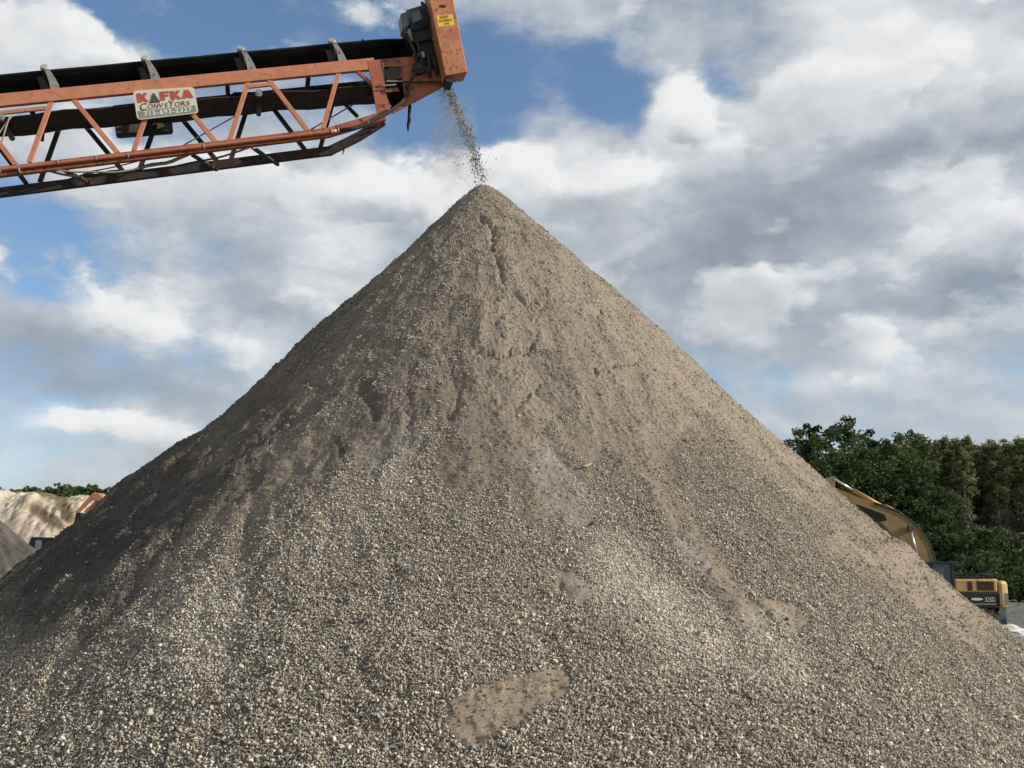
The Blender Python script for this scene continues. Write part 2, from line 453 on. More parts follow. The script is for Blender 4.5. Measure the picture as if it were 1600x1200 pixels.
# --- where coarse gravel lies (1) and where sand and fines lie (0)
bx = [-400, 0, 120, 200, 300, 420, 550, 650, 720, 780, 850, 900, 960, 1040, 1120, 1220, 1330, 1430, 1500, 1580, 1660]
by = [1080, 1010, 985, 945, 880, 810, 745, 690, 690, 775, 815, 800, 765, 730, 725, 775, 870, 955, 1000, 1020, 1030]
yb = np.interp(pxv, bx, by).astype(np.float32)
G = sm((pyv - yb + 95 * nA + 70 * stk + 40 * nB) / 110, -.9, 1.0)
def blob(pts, r, soft=.6): return 1 - sm(seg_d(pxv, pyv, pts) / r + .35 * nB * 1.5, 1 - soft, 1 + soft)
up = np.maximum.reduce([.75 * blob([(752, 330), (690, 470), (650, 570)], 58), .7 * blob([(700, 560), (690, 690)], 38), .5 * blob([(600, 430), (520, 540), (470, 640)], 45),
                        .6 * blob([(640, 390), (560, 500)], 35), .5 * blob([(600, 560), (540, 640)], 50), .55 * blob([(865, 570), (880, 690), (940, 770)], 26), .45 * blob([(790, 320), (850, 380)], 25)])
up = 1.0 * up * sm(nB + .5 * nC, -.22, .36)
G = np.maximum(G, up)
hole = np.maximum.reduce([blob([(985, 690), (1050, 800), (1105, 880), (1165, 970)], 15 + 10 * sm(pyv, 700, 950), .7) * sm(nB + nC + stk, -.75, .15), blob([(905, 925), (885, 905)], 17, .4), blob([(1190, 955), (1250, 975)], 17, .4),
                          .9 * blob([(1330, 850), (1420, 900), (1520, 980)], 34, .5), .8 * blob([(795, 690), (740, 740)], 40)])
G = G * (1 - hole)
patch = 1 - sm(seg_d(pxv, pyv, [(738, 1118), (790, 1095), (872, 1060)]) / np.interp(pxv, [700, 740, 800, 870, 900], [42, 46, 38, 26, 15]) + .16 * nB + .22 * nC + .12 * mic0, .72, 1.14)
G = G * (1 - patch)
# --- coarse relief
ramp = sm(RH, .3, 4.0)
leftw = sm(-thd, 12, 50)
d = np.zeros_like(RH)
d += .15 * perl(tw * 2.3 + 3.1, RH * .22, 11) * ramp * (1 - .6 * sm(np.abs(thd), 50, 75))
d += (.028 + .08 * leftw) * (perl(tw * 8.5, RH * .42, 12)) * ramp
rid = 1 - np.abs(perl(tw * 12, RH * .5, 13)) * 2
d += (.010 + .035 * leftw) * rid * ramp * (1 - .55 * G)
d += .06 * nA * ramp + (.035 + .03 * leftw) * nB * sm(RH, .1, 1.5) + .016 * stk * ramp
d += .0025 * stk2 * sm(RH, 1, 4) * (1 - G)
d += (.017 + .014 * G) * fbm(X_ * 7, Y_ * 7, 4, 21, .65)
mic = perl(X_ * 26, Y_ * 26, 22) * .6 + perl(X_ * 52, Y_ * 52, 23) * .4
d += (.011 + .010 * G * (1 - .5 * sm(pyv, 900, 1000))) * mic
pit = sm(perl(X_ * 17, Y_ * 12, 27) + .3 * nB, .34, .62)
d -= .007 * pit * (1 - G)
clod = sm(fbm(X_ * 13 + 2 * nB, Y_ * 13 + 2 * nA, 4, 61, .7), .10, .42)
d += .014 * clod * (1 - .5 * G) * sm(RH, .1, .8)
# terraces and slump scars: a step along a line in the surface, with a shaded lip
def scar(pts, wdt, dep, jit=6):
    j = jit * (nC * 2 + nB * 1.5)
    return -1.5 * dep * min(1, 3.5 / wdt) * np.exp(-(seg_d(pxv + j, pyv + j, pts) / wdt) ** 2)
for pts, wd, dp in [([(752, 343), (768, 352), (771, 392)], 4, .065), ([(774, 405), (780, 420), (784, 446)], 3, .05), ([(803, 462), (825, 483), (850, 486)], 3, .04), ([(738, 549), (765, 556), (800, 555), (832, 541)], 3, .06),
                    ([(1000, 570), (1030, 585), (1055, 605)], 4, .06), ([(930, 590), (980, 580), (1000, 572)], 3, .05), ([(1065, 678), (1095, 694)], 3, .05), ([(925, 500), (945, 490)], 3, .04),
                    ([(808, 362), (820, 366)], 3.5, .05), ([(560, 470), (520, 520), (480, 560)], 7, .06), ([(480, 590), (520, 605), (530, 590)], 6, .08), ([(500, 620), (470, 640), (440, 655)], 8, .10),
                    ([(570, 600), (585, 640)], 9, .09), ([(530, 690), (540, 720)], 7, .06), ([(390, 640), (330, 690), (270, 745)], 8, .10), ([(450, 650), (400, 690), (350, 740)], 7, .06), ([(300, 800), (240, 880), (200, 940)], 8, .08), ([(400, 770), (380, 830)], 6, .05),
                    ([(870, 905), (885, 922)], 6, .06), ([(1165, 940), (1200, 965)], 5, .06), ([(1320, 830), (1350, 850), (1390, 900)], 8, .10), ([(1350, 830), (1400, 845)], 5, .06), ([(1430, 880), (1460, 930)], 6, .07),
                    ([(705, 560), (715, 620), (700, 650)], 8, .06), ([(860, 590), (800, 640)], 5, .03), ([(860, 700), (915, 760)], 5, .03), ([(640, 610), (640, 660)], 6, .05)]:
    d += scar(pts, wd, dp)
d += .05 * np.exp(-(seg_d(pxv, pyv, [(985, 690), (1055, 800), (1110, 880), (1175, 980)]) / 22) ** 2)       # sand tongue
d = d * (1 - .65 * patch) - .02 * patch
vq = fbm(X_ * 1.5 + .3 * nB, Y_ * 1.5, 4, 71, .55) * 6; fq = vq - np.floor(vq)
d += .030 * (sm(fq, 0, .07) * (1 - fq)) * sm(nB + .6 * nC, .0, .3) * (1 - .8 * G) * sm(RH, .5, 1.5)
d *= sm(RH, .02, .35)
Zp = Zb + d
foot = .35
Zp = np.where(Zp > foot, Zp, foot * np.exp(np.clip((Zp - foot) / (foot * 1.3), -9, 0)) - .02)
# --- colours (wet and dry fines, pale sand, stone dust, painted left-flank shade)
def C3(*c): return np.array(c, np.float32)
col = np.empty(RH.shape + (3,), np.float32)
col[:] = C3(.25, .21, .163)
def lay(wt, c, k=1.0):
    global col
    wt = np.clip(wt * k, 0, 1)[..., None]; col = col * (1 - wt) + C3(*c) * wt
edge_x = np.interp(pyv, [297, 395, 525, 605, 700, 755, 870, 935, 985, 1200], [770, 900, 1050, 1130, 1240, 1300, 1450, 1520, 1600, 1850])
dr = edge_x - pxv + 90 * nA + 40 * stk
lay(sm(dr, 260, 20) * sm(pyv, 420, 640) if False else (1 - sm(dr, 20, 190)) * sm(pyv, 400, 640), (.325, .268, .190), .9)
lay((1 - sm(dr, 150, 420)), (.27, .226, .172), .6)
lay(sm(stk + nB, .05, .6) * (1 - G), (.295, .252, .20), .55)
lay(sm(-stk - .6 * nB, .1, .6), (.165, .14, .112), .5)
# left flank shade painted over dark damp fines, which show in patches further in
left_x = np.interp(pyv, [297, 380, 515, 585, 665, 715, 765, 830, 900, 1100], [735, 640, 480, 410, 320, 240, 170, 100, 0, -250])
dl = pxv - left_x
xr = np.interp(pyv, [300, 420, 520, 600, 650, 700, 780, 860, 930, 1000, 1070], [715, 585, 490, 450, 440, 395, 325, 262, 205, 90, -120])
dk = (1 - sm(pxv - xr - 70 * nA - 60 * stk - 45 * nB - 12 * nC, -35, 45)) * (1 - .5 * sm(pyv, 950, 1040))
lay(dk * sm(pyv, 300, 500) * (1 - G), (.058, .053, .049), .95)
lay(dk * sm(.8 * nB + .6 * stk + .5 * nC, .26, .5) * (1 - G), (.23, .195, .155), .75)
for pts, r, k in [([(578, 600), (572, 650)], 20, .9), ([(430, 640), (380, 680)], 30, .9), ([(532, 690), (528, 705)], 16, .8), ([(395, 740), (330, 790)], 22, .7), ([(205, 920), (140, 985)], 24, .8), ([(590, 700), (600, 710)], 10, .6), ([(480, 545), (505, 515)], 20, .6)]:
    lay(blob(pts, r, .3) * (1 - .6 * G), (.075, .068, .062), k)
lay(blob([(330, 690), (380, 660)], 20) * .6 + .5 * blob([(270, 620), (300, 600)], 25), (.22, .19, .15), .6)
lay(pit * (1 - G), (.13, .105, .08), .3)
lay(hole, (.27, .222, .17), .7)
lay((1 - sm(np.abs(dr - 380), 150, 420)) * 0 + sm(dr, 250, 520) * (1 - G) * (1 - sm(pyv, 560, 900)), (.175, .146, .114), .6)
lay(hole * sm(nC, .0, .4), (.17, .125, .09), .5)
lay(G, (.105, .088, .070), .9)
lay(G * sm(nC + mic, -.1, .6), (.21, .18, .145), .5)
wh = np.maximum.reduce([blob([(960, 880), (1040, 960), (1100, 1010)], 50), .8 * blob([(330, 940), (300, 1010)], 45), .7 * blob([(1190, 1000), (1230, 1060)], 40), .6 * blob([(1075, 860), (1090, 890)], 20), .5 * blob([(850, 730), (900, 800)], 35), .4 * blob([(640, 690), (500, 850)], 40)])
lay(wh, (.37, .355, .32), .6)
lay(patch, (.315, .252, .182), .85)
lay(patch * sm(perl(X_ * 22, Y_ * 5, 31) + .5 * nC, .05, .5), (.21, .165, .115), .6)
lay(patch * sm(perl(X_ * 30, Y_ * 11, 35), .25, .5), (.08, .065, .05), .8)
col *= (1 + .22 * nC + .14 * perl(X_ * 40, Y_ * 40, 33))[..., None]
col = np.clip(col, .02, .8)

nth, nr = RH.shape
Vp = np.stack([X_, Y_, Zp], -1).reshape(-1, 3)
ii = np.arange(nth * nr).reshape(nth, nr)
a_ = ii; b_ = np.roll(ii, -1, 0)
Fq = np.stack([a_[:, :-1], a_[:, 1:], b_[:, 1:], b_[:, :-1]], -1).reshape(-1, 4)
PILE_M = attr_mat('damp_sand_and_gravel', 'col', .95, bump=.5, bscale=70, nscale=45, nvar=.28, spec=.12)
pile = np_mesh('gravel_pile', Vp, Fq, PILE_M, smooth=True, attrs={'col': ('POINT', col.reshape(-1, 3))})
tag(pile, 'huge conical pile of grey brown gravel and sand under the conveyor head', 'gravel pile')

# --- loose stones lying on it: angular chips, one part of the pile
ico_v = []
g_ = (1 + 5 ** .5) / 2
for s1 in (-1, 1):
    for s2 in (-1, 1): ico_v += [(0, s1, s2 * g_), (s1, s2 * g_, 0), (s2 * g_, 0, s1)]
ico_v = np.array(ico_v) / math.hypot(1, g_)
import itertools
ico_f = []
for t3 in itertools.combinations(range(12), 3):
    e = [np.linalg.norm(ico_v[t3[i]] - ico_v[t3[(i + 1) % 3]]) for i in range(3)]
    if max(e) < 1.1:
        q = ico_v[list(t3)]
        if np.cross(q[1] - q[0], q[2] - q[0]) @ q.sum(0) < 0: t3 = (t3[0], t3[2], t3[1])
        ico_f.append(t3)
ico_f = np.array(ico_f)


def rand_rot(n, rng):
    q = rng.normal(size=(n, 4)); q /= np.linalg.norm(q, axis=1)[:, None]; a, b, c, d = q.T
    return np.stack([np.stack([1 - 2 * (c * c + d * d), 2 * (b * c - a * d), 2 * (b * d + a * c)], -1),
                     np.stack([2 * (b * c + a * d), 1 - 2 * (b * b + d * d), 2 * (c * d - a * b)], -1),
                     np.stack([2 * (b * d - a * c), 2 * (c * d + a * b), 1 - 2 * (b * b + c * c)], -1)], -2)


def stones(name, pos, size, colr, mats, parent=None, rng=RNG, flat=(.36, .62)):
    n = len(pos)
    nv = 8
    shp = ico_v[None] * (1 + rng.uniform(-.38, .25, (64, 12, 1))) + rng.uniform(-.1, .1, (64, 12, 3))
    k = rng.integers(0, 64, n)
    sc3 = np.stack([np.ones(n), rng.uniform(.5, .85, n), rng.uniform(flat[0], flat[1], n)], -1) * (size / 2)[:, None]
    vv = np.einsum('nij,nkj->nki', rand_rot(n, rng), shp[k] * sc3[:, None, :]) + pos[:, None, :]
    ff = ico_f[None] + (np.arange(n) * 12)[:, None, None]
    return np_mesh(name, vv.reshape(-1, 3), ff.reshape(-1, 3), mats, parent, False, {'col': ('POINT', np.repeat(colr, 12, 0))})


def stone_cols(n, rng, bright=None):
    t = np.exp(rng.normal(math.log(.37), .48, n)); 
    if bright is not None: t *= bright
    t = np.clip(t, .05, .70)
    hue = rng.random(n)
    warm = np.stack([t * 1.14, t * .995, t * .79], -1); cool = np.stack([t * 1.05, t * .99, t * .88], -1); ol = np.stack([t * 1.08, t * 1.0, t * .79], -1)
    c = np.where((hue < .55)[:, None], warm, np.where((hue < .85)[:, None], ol, cool))
    return c


size_at = np.interp(pyv, [280, 500, 700, 850, 1000, 1100, 1200, 1400], [.016, .015, .0155, .017, .020, .0235, .0265, .0295]).astype(np.float32)
# local cell area on the slope
dth = np.abs(np.gradient(th))[:, None]; drh = np.gradient(rho)[None]
area = RH * dth * drh * 1.4
vis = front & (np.abs(thd) < 88) & (pyv < 1290) & (pxv > -140) & (pxv < 1740)
cover = (1.25 * G ** 1.3 + .20 * (1 - G) * sm(nB + nC + stk2, -.25, .5) + .03) * vis
cover = cover * (1 - .95 * sm(patch + .25 * mic0, .3, .95)) 
cover = cover + .13 * patch * vis
exp_n = cover * area / (size_at ** 2 * .40)
cnt = RNG.poisson(np.minimum(exp_n, 4)).ravel()
idx = np.repeat(np.arange(cnt.size), cnt)
ti, ri = np.divmod(idx, nr)
ti = np.clip(ti, 1, nth - 2); ri = np.clip(ri, 1, nr - 2)
fu = RNG.random(len(idx)).astype(np.float32); fv = RNG.random(len(idx)).astype(np.float32)
V3 = Vp.reshape(nth, nr, 3)
pos = (V3[ti, ri] * (1 - fu)[:, None] + V3[ti + 1, ri] * fu[:, None]) * (1 - fv)[:, None] + (V3[ti, ri + 1] * (1 - fu)[:, None] + V3[ti + 1, ri + 1] * fu[:, None]) * fv[:, None]
nrm = np.cross(V3[ti, ri + 1] - V3[ti, ri], V3[ti + 1, ri] - V3[ti, ri]); nrm /= np.linalg.norm(nrm, axis=1)[:, None] + 1e-9
nrm *= np.sign(nrm[:, 2:3])
szs = size_at.ravel()[idx] * np.exp(RNG.normal(-.12, .34, len(idx)))
big = RNG.random(len(idx)) < .006
szs = np.where(big, szs * 1.8, szs)
pos = pos + nrm * (szs * RNG.uniform(-.05, .55, len(idx)))[:, None]
br = 1 + .6 * wh.ravel()[idx]
Gi = G.ravel()[idx]
sc_ = stone_cols(len(idx), RNG, br * np.where(Gi < .3, .85, 1.0))
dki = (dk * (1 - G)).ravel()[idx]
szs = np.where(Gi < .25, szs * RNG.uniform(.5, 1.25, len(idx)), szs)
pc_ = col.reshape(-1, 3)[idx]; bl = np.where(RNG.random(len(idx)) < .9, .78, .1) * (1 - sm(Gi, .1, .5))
sc_ = sc_ * (1 - .45 * dki)[:, None]  # stones darkened along with the painted flank shade
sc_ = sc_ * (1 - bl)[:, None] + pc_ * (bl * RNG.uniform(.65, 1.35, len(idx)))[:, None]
spark = RNG.random(len(idx)) < .006
pi_ = patch.ravel()[idx] * (RNG.random(len(idx)) < .55); sc_ = sc_ * (1 - .72 * pi_)[:, None]; szs = szs * (1 - .25 * pi_)
lift = (Gi > .4)[:, None] * .14
sc_ = sc_ * (1 - lift) + np.array([.30, .25, .19]) * lift * RNG.uniform(.8, 1.2, (len(idx), 1))
sc_[spark] = np.array([.68, .66, .6])
STONE_M = attr_mat('crushed_stone', 'col', .85, nscale=90, nvar=.22, spec=.2)
lg = stones('loose_gravel', pos, szs, sc_, STONE_M, pile)
tag(lg, kind='stuff')
print('stones', len(idx))

# ground
GROUND_M, t_, b__ = new_mat('packed_gravel_ground')
tc_ = t_.node('ShaderNodeTexCoord').outputs['Object']
c_ = t_.ramp(t_.noise(tc_, .35, 8, .65), [(.3, (.10, .095, .085)), (.55, (.17, .16, .145)), (.75, (.26, .24, .20))])
t_.put(b__.inputs['Base Color'], c_); b__.inputs['Roughness'].default_value = .95
bn_ = t_.node('ShaderNodeBump'); bn_.inputs['Strength'].default_value = .6; bn_.inputs['Distance'].default_value = .05
t_.put(bn_.inputs['Height'], t_.noise(tc_, 6, 8, .7)); t_.put(b__.inputs['Normal'], bn_.outputs[0])
gb = MB(); gb.add([(-3000, -400, 0), (3000, -400, 0), (3000, 4000, 0), (-3000, 4000, 0)], [(0, 1, 2, 3)])
tag(gb.build('ground', GROUND_M), kind='structure')

# ------------------------------------------------------------------ the stacking conveyor
pa = P(0, 158, 16.0); pb = P(700, 128, 17.6)
dh = np.array([pb[0] - pa[0], pb[1] - pa[1], 0]); dh /= np.linalg.norm(dh)
NC = np.array([dh[1], -dh[0], 0.0])          # horizontal normal of the near truss, towards the viewer's side
CW = .86                                      # truss width


def N(px, py, off=0.0):
    """the point of the near truss plane (shifted by off along its normal) that a survey sight through px,py meets"""
    dr = ray(px, py); q = pa + NC * off
    t = ((q - C0) @ NC) / (dr @ NC)
    return C0 + dr * t


ax = N(700, 90) - N(0, 158); ax = ax / np.linalg.norm(ax)        # along the top chord, up the slope
upc = np.cross(NC, ax) * -1.0
if upc[2] < 0: upc = -upc
conv = empty('stacking_conveyor', tuple(np.array(N(0, 300)) * [1, 1, 0]))
tag(conv, 'orange lattice belt conveyor dropping gravel onto the top of the pile', 'conveyor')
ORG = np.array(conv.location)


def cb(mb, name, mats, parent=None, bevel=0):
    o = mb.build(name, mats, None, bevel, origin=None)
    me = o.data
    n = len(me.vertices); a = np.empty(n * 3, np.float32); me.vertices.foreach_get('co', a)
    a = a.reshape(-1, 3)
    base = ORG if (parent is None or parent is conv) else ORG + np.array(parent.location)
    a -= ORG.astype(np.float32); me.vertices.foreach_set('co', a.ravel()); me.update()
    o.parent = parent or conv
    return o


T0, T1 = N(-420, 199), N(556, 103)
B0, B1 = N(-420, 320), N(512, 208)
ext = -ax * 7.0


def chordbar(name, p, q, w, t, off, mat, bev=.006):
    m = MB(); o_ = NC * off
    m.bar(np.array(p) + o_, np.array(q) + o_, w, t, NC); return cb(m, name, mat, None, bev)


chordbar('top_chord', T0, N(585, 100.5), .205, .09, 0, ORANGE)
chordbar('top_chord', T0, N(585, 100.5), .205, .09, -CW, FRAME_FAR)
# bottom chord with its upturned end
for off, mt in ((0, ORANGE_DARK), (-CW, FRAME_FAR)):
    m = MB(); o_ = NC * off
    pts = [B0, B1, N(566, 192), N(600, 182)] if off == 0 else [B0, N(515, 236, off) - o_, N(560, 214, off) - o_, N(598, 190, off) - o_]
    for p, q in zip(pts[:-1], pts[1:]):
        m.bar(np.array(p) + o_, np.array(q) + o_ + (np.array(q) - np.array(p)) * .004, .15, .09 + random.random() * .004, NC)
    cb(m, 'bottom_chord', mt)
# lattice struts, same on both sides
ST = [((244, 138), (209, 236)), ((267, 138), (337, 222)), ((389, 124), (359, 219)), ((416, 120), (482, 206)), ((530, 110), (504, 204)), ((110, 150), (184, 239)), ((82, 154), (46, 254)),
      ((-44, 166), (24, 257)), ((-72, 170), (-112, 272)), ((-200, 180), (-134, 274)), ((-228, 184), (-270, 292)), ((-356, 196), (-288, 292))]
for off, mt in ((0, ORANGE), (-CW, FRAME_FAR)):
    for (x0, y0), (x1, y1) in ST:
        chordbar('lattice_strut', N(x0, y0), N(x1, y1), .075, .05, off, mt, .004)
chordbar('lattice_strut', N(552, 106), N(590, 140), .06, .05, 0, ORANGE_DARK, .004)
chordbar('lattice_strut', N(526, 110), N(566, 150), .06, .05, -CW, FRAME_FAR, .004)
for (x0, y0), (x1, y1) in (((386, 136), (424, 132)), ((-40, 181), (74, 169))):
    chordbar('return_idler_bracket', N(x0, y0), N(x1, y1), .06, .05, .004, ORANGE, .004)
# cross members under the bottom chords and between the sides
for px, py in ((95, 262), (400, 232), (-120, 290), (300, 240)):
    m = MB(); p = N(px, py); m.bar(p - NC * .05, N(px + 36, py - 3) - NC * (CW - .05), .05, .05, upc); cb(m, 'cross_brace', STEEL_DARK)
for px, py in ((47, 168), (355, 128), (482, 118), (215, 152)):
    m = MB(); p = N(px, py) - NC * .06
    m.bar(p, p - NC * (CW - .12), .07, .05, upc)
    q0 = N(px + 8, py - 14) - NC * CW; q1 = N(px + 4, py + 22) - NC * CW
    m.bar(q0 + NC * .07, q1 + NC * .07, .05, .03, NC); m.bar(q0 + NC * .07, N(px + 44, py - 14) - NC * (CW - .07), .045, .03, NC)
    cb(m, 'idler_cross_member', STEEL_DARK)
# troughed carrying belt with sagging edge
cen0 = N(-420, 199); cen1 = N(660, 92)
prof = [(.03, .43), (.10, .37), (.27, .275), (.43, .26), (.59, .275), (.76, .37), (.83, .43)]
m = MB(); nseg = 60; Ln = np.linalg.norm(cen1 - cen0); vs = []; fs = []
sp0 = 0.0
for i in range(nseg + 1):
    t = i / nseg; base = cen0 + (cen1 - cen0) * t
    flat = sm(np.array(t), .93, 1.0)
    for (n_, h_) in prof + [(a, b + .028) for a, b in prof[::-1]]:
        hh = h_ * (1 - flat) + (.38 if h_ in [b for a, b in prof] else .408) * flat
        vs.append(base - NC * n_ + upc * (hh - .005 * math.sin(t * Ln / 1.5 * math.pi) ** 2))
K = len(prof) * 2
for i in range(nseg):
    for k in range(K): fs.append((i * K + k, i * K + (k + 1) % K, (i + 1) * K + (k + 1) % K, (i + 1) * K + k))
fs += [tuple(range(K)), tuple(range(nseg * K + K - 1, nseg * K - 1, -1))]
m.add(vs, fs); belt = cb(m, 'carrying_belt', RUBBER)
# flat return belt below it, dusty underside
m = MB(); r0 = N(-420, 218, -.06); r1 = N(650, 126, -.06); vs = []; fs = []
for i in range(41):
    t = i / 40; base = r0 + (r1 - r0) * t - upc * (.035 * math.sin(t * math.pi * 9) ** 2 + .012 * math.sin(t * 23))
    for n_, h_ in ((0, 0), (.74, 0), (.74, .02), (0, .02)): vs.append(base - NC * n_ + upc * h_)
for i in range(40):
    for k in range(4): fs.append((i * 4 + k, i * 4 + (k + 1) % 4, i * 4 + 4 + (k + 1) % 4, i * 4 + 4 + k))
fs += [(0, 1, 2, 3), (163, 162, 161, 160)]
m.add(vs, fs); cb(m, 'return_belt', RUBBER_DUSTY)
for px, py in ((405, 150), (2, 188), (-400, 228)):
    m = MB(); p = N(px, py) + upc * .05; m.tube([p - NC * .05, p - NC * (CW - .02)], .045, 14); cb(m, 'return_roller', STEEL_DARK)
    m = MB(); m.tube([p + NC * .03, p - NC * .02], [.06, .06], 14); m.tube([p + NC * .045, p + NC * .028], .025, 10); cb(m, 'roller_bearing', GALV)
# troughing idlers: curved side plate, pale roll end, wing roll
for px, py in ((87, 146), (244, 131), (394, 115), (536, 102), (-66, 161), (-220, 176)):
    base = N(px, py)
    m = MB(); ouls = []
    for t in np.linspace(0, 1, 9):
        c = base + upc * (.46 * t) - ax * (.10 * t * t) + NC * .005; wd = .125 * (1 - t) + .05 * t
        ouls.append((c - ax * wd * .55, c + ax * wd * .75))
    poly = [a for a, b in ouls] + [b for a, b in ouls[::-1]]
    m.prism(poly, -NC * .03)
    lip = [(a, a + (b - a) * .22) for a, b in ouls]
    m.prism([a for a, b in lip] + [b for a, b in lip[::-1]], NC * .03)
    br = cb(m, 'idler_bracket', GALV)
    m = MB(); c = base + upc * .465 - ax * .105
    axd = -NC * .82 - upc * .57; axd /= np.linalg.norm(axd)
    m.tube([c + NC * .03, c + NC * .03 + axd * .02, c + NC * .03 + axd * .045], [.055, .066, .066], 18); cb(m, 'roll_end', PALE)
    m = MB(); m.tube([c + axd * .05, c + axd * .36], .062, 14); cb(m, 'wing_roll', STEEL_DARK)
    m = MB(); q = base - ax * .2
    m.prism([q - ax * .0 + upc * .0, q + ax * .16, q + ax * .05 + upc * .33, q - ax * .04 + upc * .33], -NC * .02)
    for v_ in range(len(m.v)): m.v[v_] = tuple(np.array(m.v[v_]) - NC * .045)
    cb(m, 'idler_gusset', STEEL_DARK)
# bright conduit clipped along the near bottom chord
m = MB(); pth = [N(-420, 316, .075), N(0, 265, .075), N(300, 231, .075), N(510, 206.5, .075), N(530, 203.5, .075)]
m.tube(pth, .034, 12); cd = cb(m, 'conduit', simple('orange_brown_conduit_paint', (.42, .15, .08), .28, .15, 8, spec=.6))
m = MB(); m.tube([N(530, 203.5, .075), N(552, 201, .08), N(570, 195, .08), N(590, 184, .08), N(612, 172, .085), N(628, 160, .09), N(637, 148, .09), N(640, 130, .09)], [.034, .04, .036, .04, .034, .03, .027, .025], 10); cb(m, 'flexible_conduit', CABLE)
for px, py in ((0, 268), (30, 267), (90, 255), (150, 248), (200, 244), (318, 230), (517, 206), (528, 204), (575, 193), (607, 174)):
    m = MB(); p = N(px, py - 1, .075); m.tube([p - ax * .012, p + ax * .012], .042, 12); cb(m, 'conduit_clip', GREYP)
# drooping cables
def droop(p, q, sag, r, mat, n=16, wob=.0):
    m = MB(); p = np.array(p); q = np.array(q)
    m.tube([p + (q - p) * t - np.array([0, 0, sag * 4 * t * (1 - t) + wob * math.sin(t * 17)]) for t in np.linspace(0, 1, n)], r, 7); return cb(m, 'hanging_cable', mat)
droop(N(83, 264, .03), N(300, 241, -.2), .16, .016, CABLEW, 20, .01)
droop(N(75, 266, .0), N(125, 276, -.3), .02, .02, GREYP)
droop(N(-420, 345, -.6), N(150, 268, -.4), .26, .02, CABLE, 24, .01)
droop(N(130, 272, -.3), N(390, 231, -.3), .12, .018, CABLE, 20, .01)
droop(N(130, 274, -.35), N(290, 244, -.3), .06, .03, CABLE, 16, .02)
droop(N(372, 179, -.4), N(285, 228, -.1), .0, .011, CABLE)
droop(N(583, 145, -.4), N(485, 203, -.1), .0, .012, CABLE)
droop(N(285, 228, -.1), N(140, 268, -.3), .05, .011, CABLE)
droop(N(15, 182, .03), N(2, 225, .0), -.03, .014, CABLEW); droop(N(20, 180, .03), N(-6, 215, .0), -.02, .012, CABLEW)
droop(N(390, 228, .0), N(415, 245, -.4), .02, .016, GREYP)
# head end: side plates, pulley, drive
def plate(name, px, off, th, mat, bev=.004):
    m = MB(); m.prism([N(x, y, off) for x, y in px], -NC * th); return cb(m, name, mat, None, bev)
for off, mt in ((.05, ORANGE_DARK), (-CW - .02, FRAME_FAR)):
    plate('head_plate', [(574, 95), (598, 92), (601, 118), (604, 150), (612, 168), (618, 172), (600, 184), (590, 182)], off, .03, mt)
    plate('head_plate', [(598.5, 92), (648, 88), (652, 100), (628, 104), (601, 104)], off, .03, mt)
    plate('head_plate', [(628.5, 104.5), (652, 100.5), (672, 105), (697, 122), (701, 129), (690, 137), (645, 161), (612, 178), (619, 166), (632, 150), (629, 128)], off, .03, mt)
plate('head_web', [(600, 104), (636, 104), (640, 150), (616, 170), (603, 168)], -CW + .06, .02, STEEL_DARK)
plate('access_cover', [(601, 138), (622, 136), (624, 142), (603, 144)], .085, .03, ORANGE_DARK)
plate('underside_plate', [(697, 121), (703, 130), (640, 163), (600, 187), (594, 184)], -.02, CW - .06, ORANGE_DARK) if False else None
m = MB(); a, b, c, d_ = N(612, 178, -.0), N(690, 137, -.0), N(690, 137, -CW), N(612, 178, -CW)
m.prism([a, b, c, d_], np.array([0, 0, .015])); cb(m, 'chute_floor', ORANGE_DARK)
m = MB(); m.bar(N(604, 128, .1), N(697, 128, .1), .022, .03, NC); cb(m, 'tension_rod', STEEL_DARK)
m = MB(); m.bar(N(604, 127, .12), N(630, 127, .12), .02, .02, NC); m.bar(N(597, 134, .12), N(619, 132.5, .12), .02, .02, NC); cb(m, 'take_up_bracket', GREYP)
m = MB(); pc = N(655, 104, -.02); m.tube([pc, pc - NC * (CW - .06)], .22, 28); cb(m, 'head_pulley', RUBBER)
m = MB(); pc = N(655, 104, .16); m.tube([pc, pc - NC * .25], .05, 12); m.tube([pc - NC * .02, pc - NC * .13], .11, 12); cb(m, 'shaft_bearing', STEEL_DARK)
m = MB(); m.prism([N(655, 66, .02), N(684, 60, .02), N(694, 116, .02), N(672, 122, .02), N(660, 108, .02)], -NC * .5); cb(m, 'drive_mount', STEEL_DARK, None, .01)
for pts in ([(640, 62), (648, 82), (653, 98)], [(652, 66), (656, 84), (665, 112)], [(668, 82), (671, 100), (672, 120)], [(676, 88), (680, 104), (684, 116)]):
    m = MB(); m.tube([N(x, y, .13) for x, y in pts], .03, 8); cb(m, 'drive_strut', STEEL_DARK)
m = MB(); m.prism([N(653, 84, .14), N(662, 80, .14), N(664, 88, .14), N(657, 92, .14)], -NC * .02); cb(m, 'motor_tag', PALE)
m = MB(); m.tube([N(652, 96, .1), N(658, 92, .12), N(656, 106, .12), N(646, 118, .1), N(634, 138, .1)], .022, 8); cb(m, 'motor_cable', CABLE)
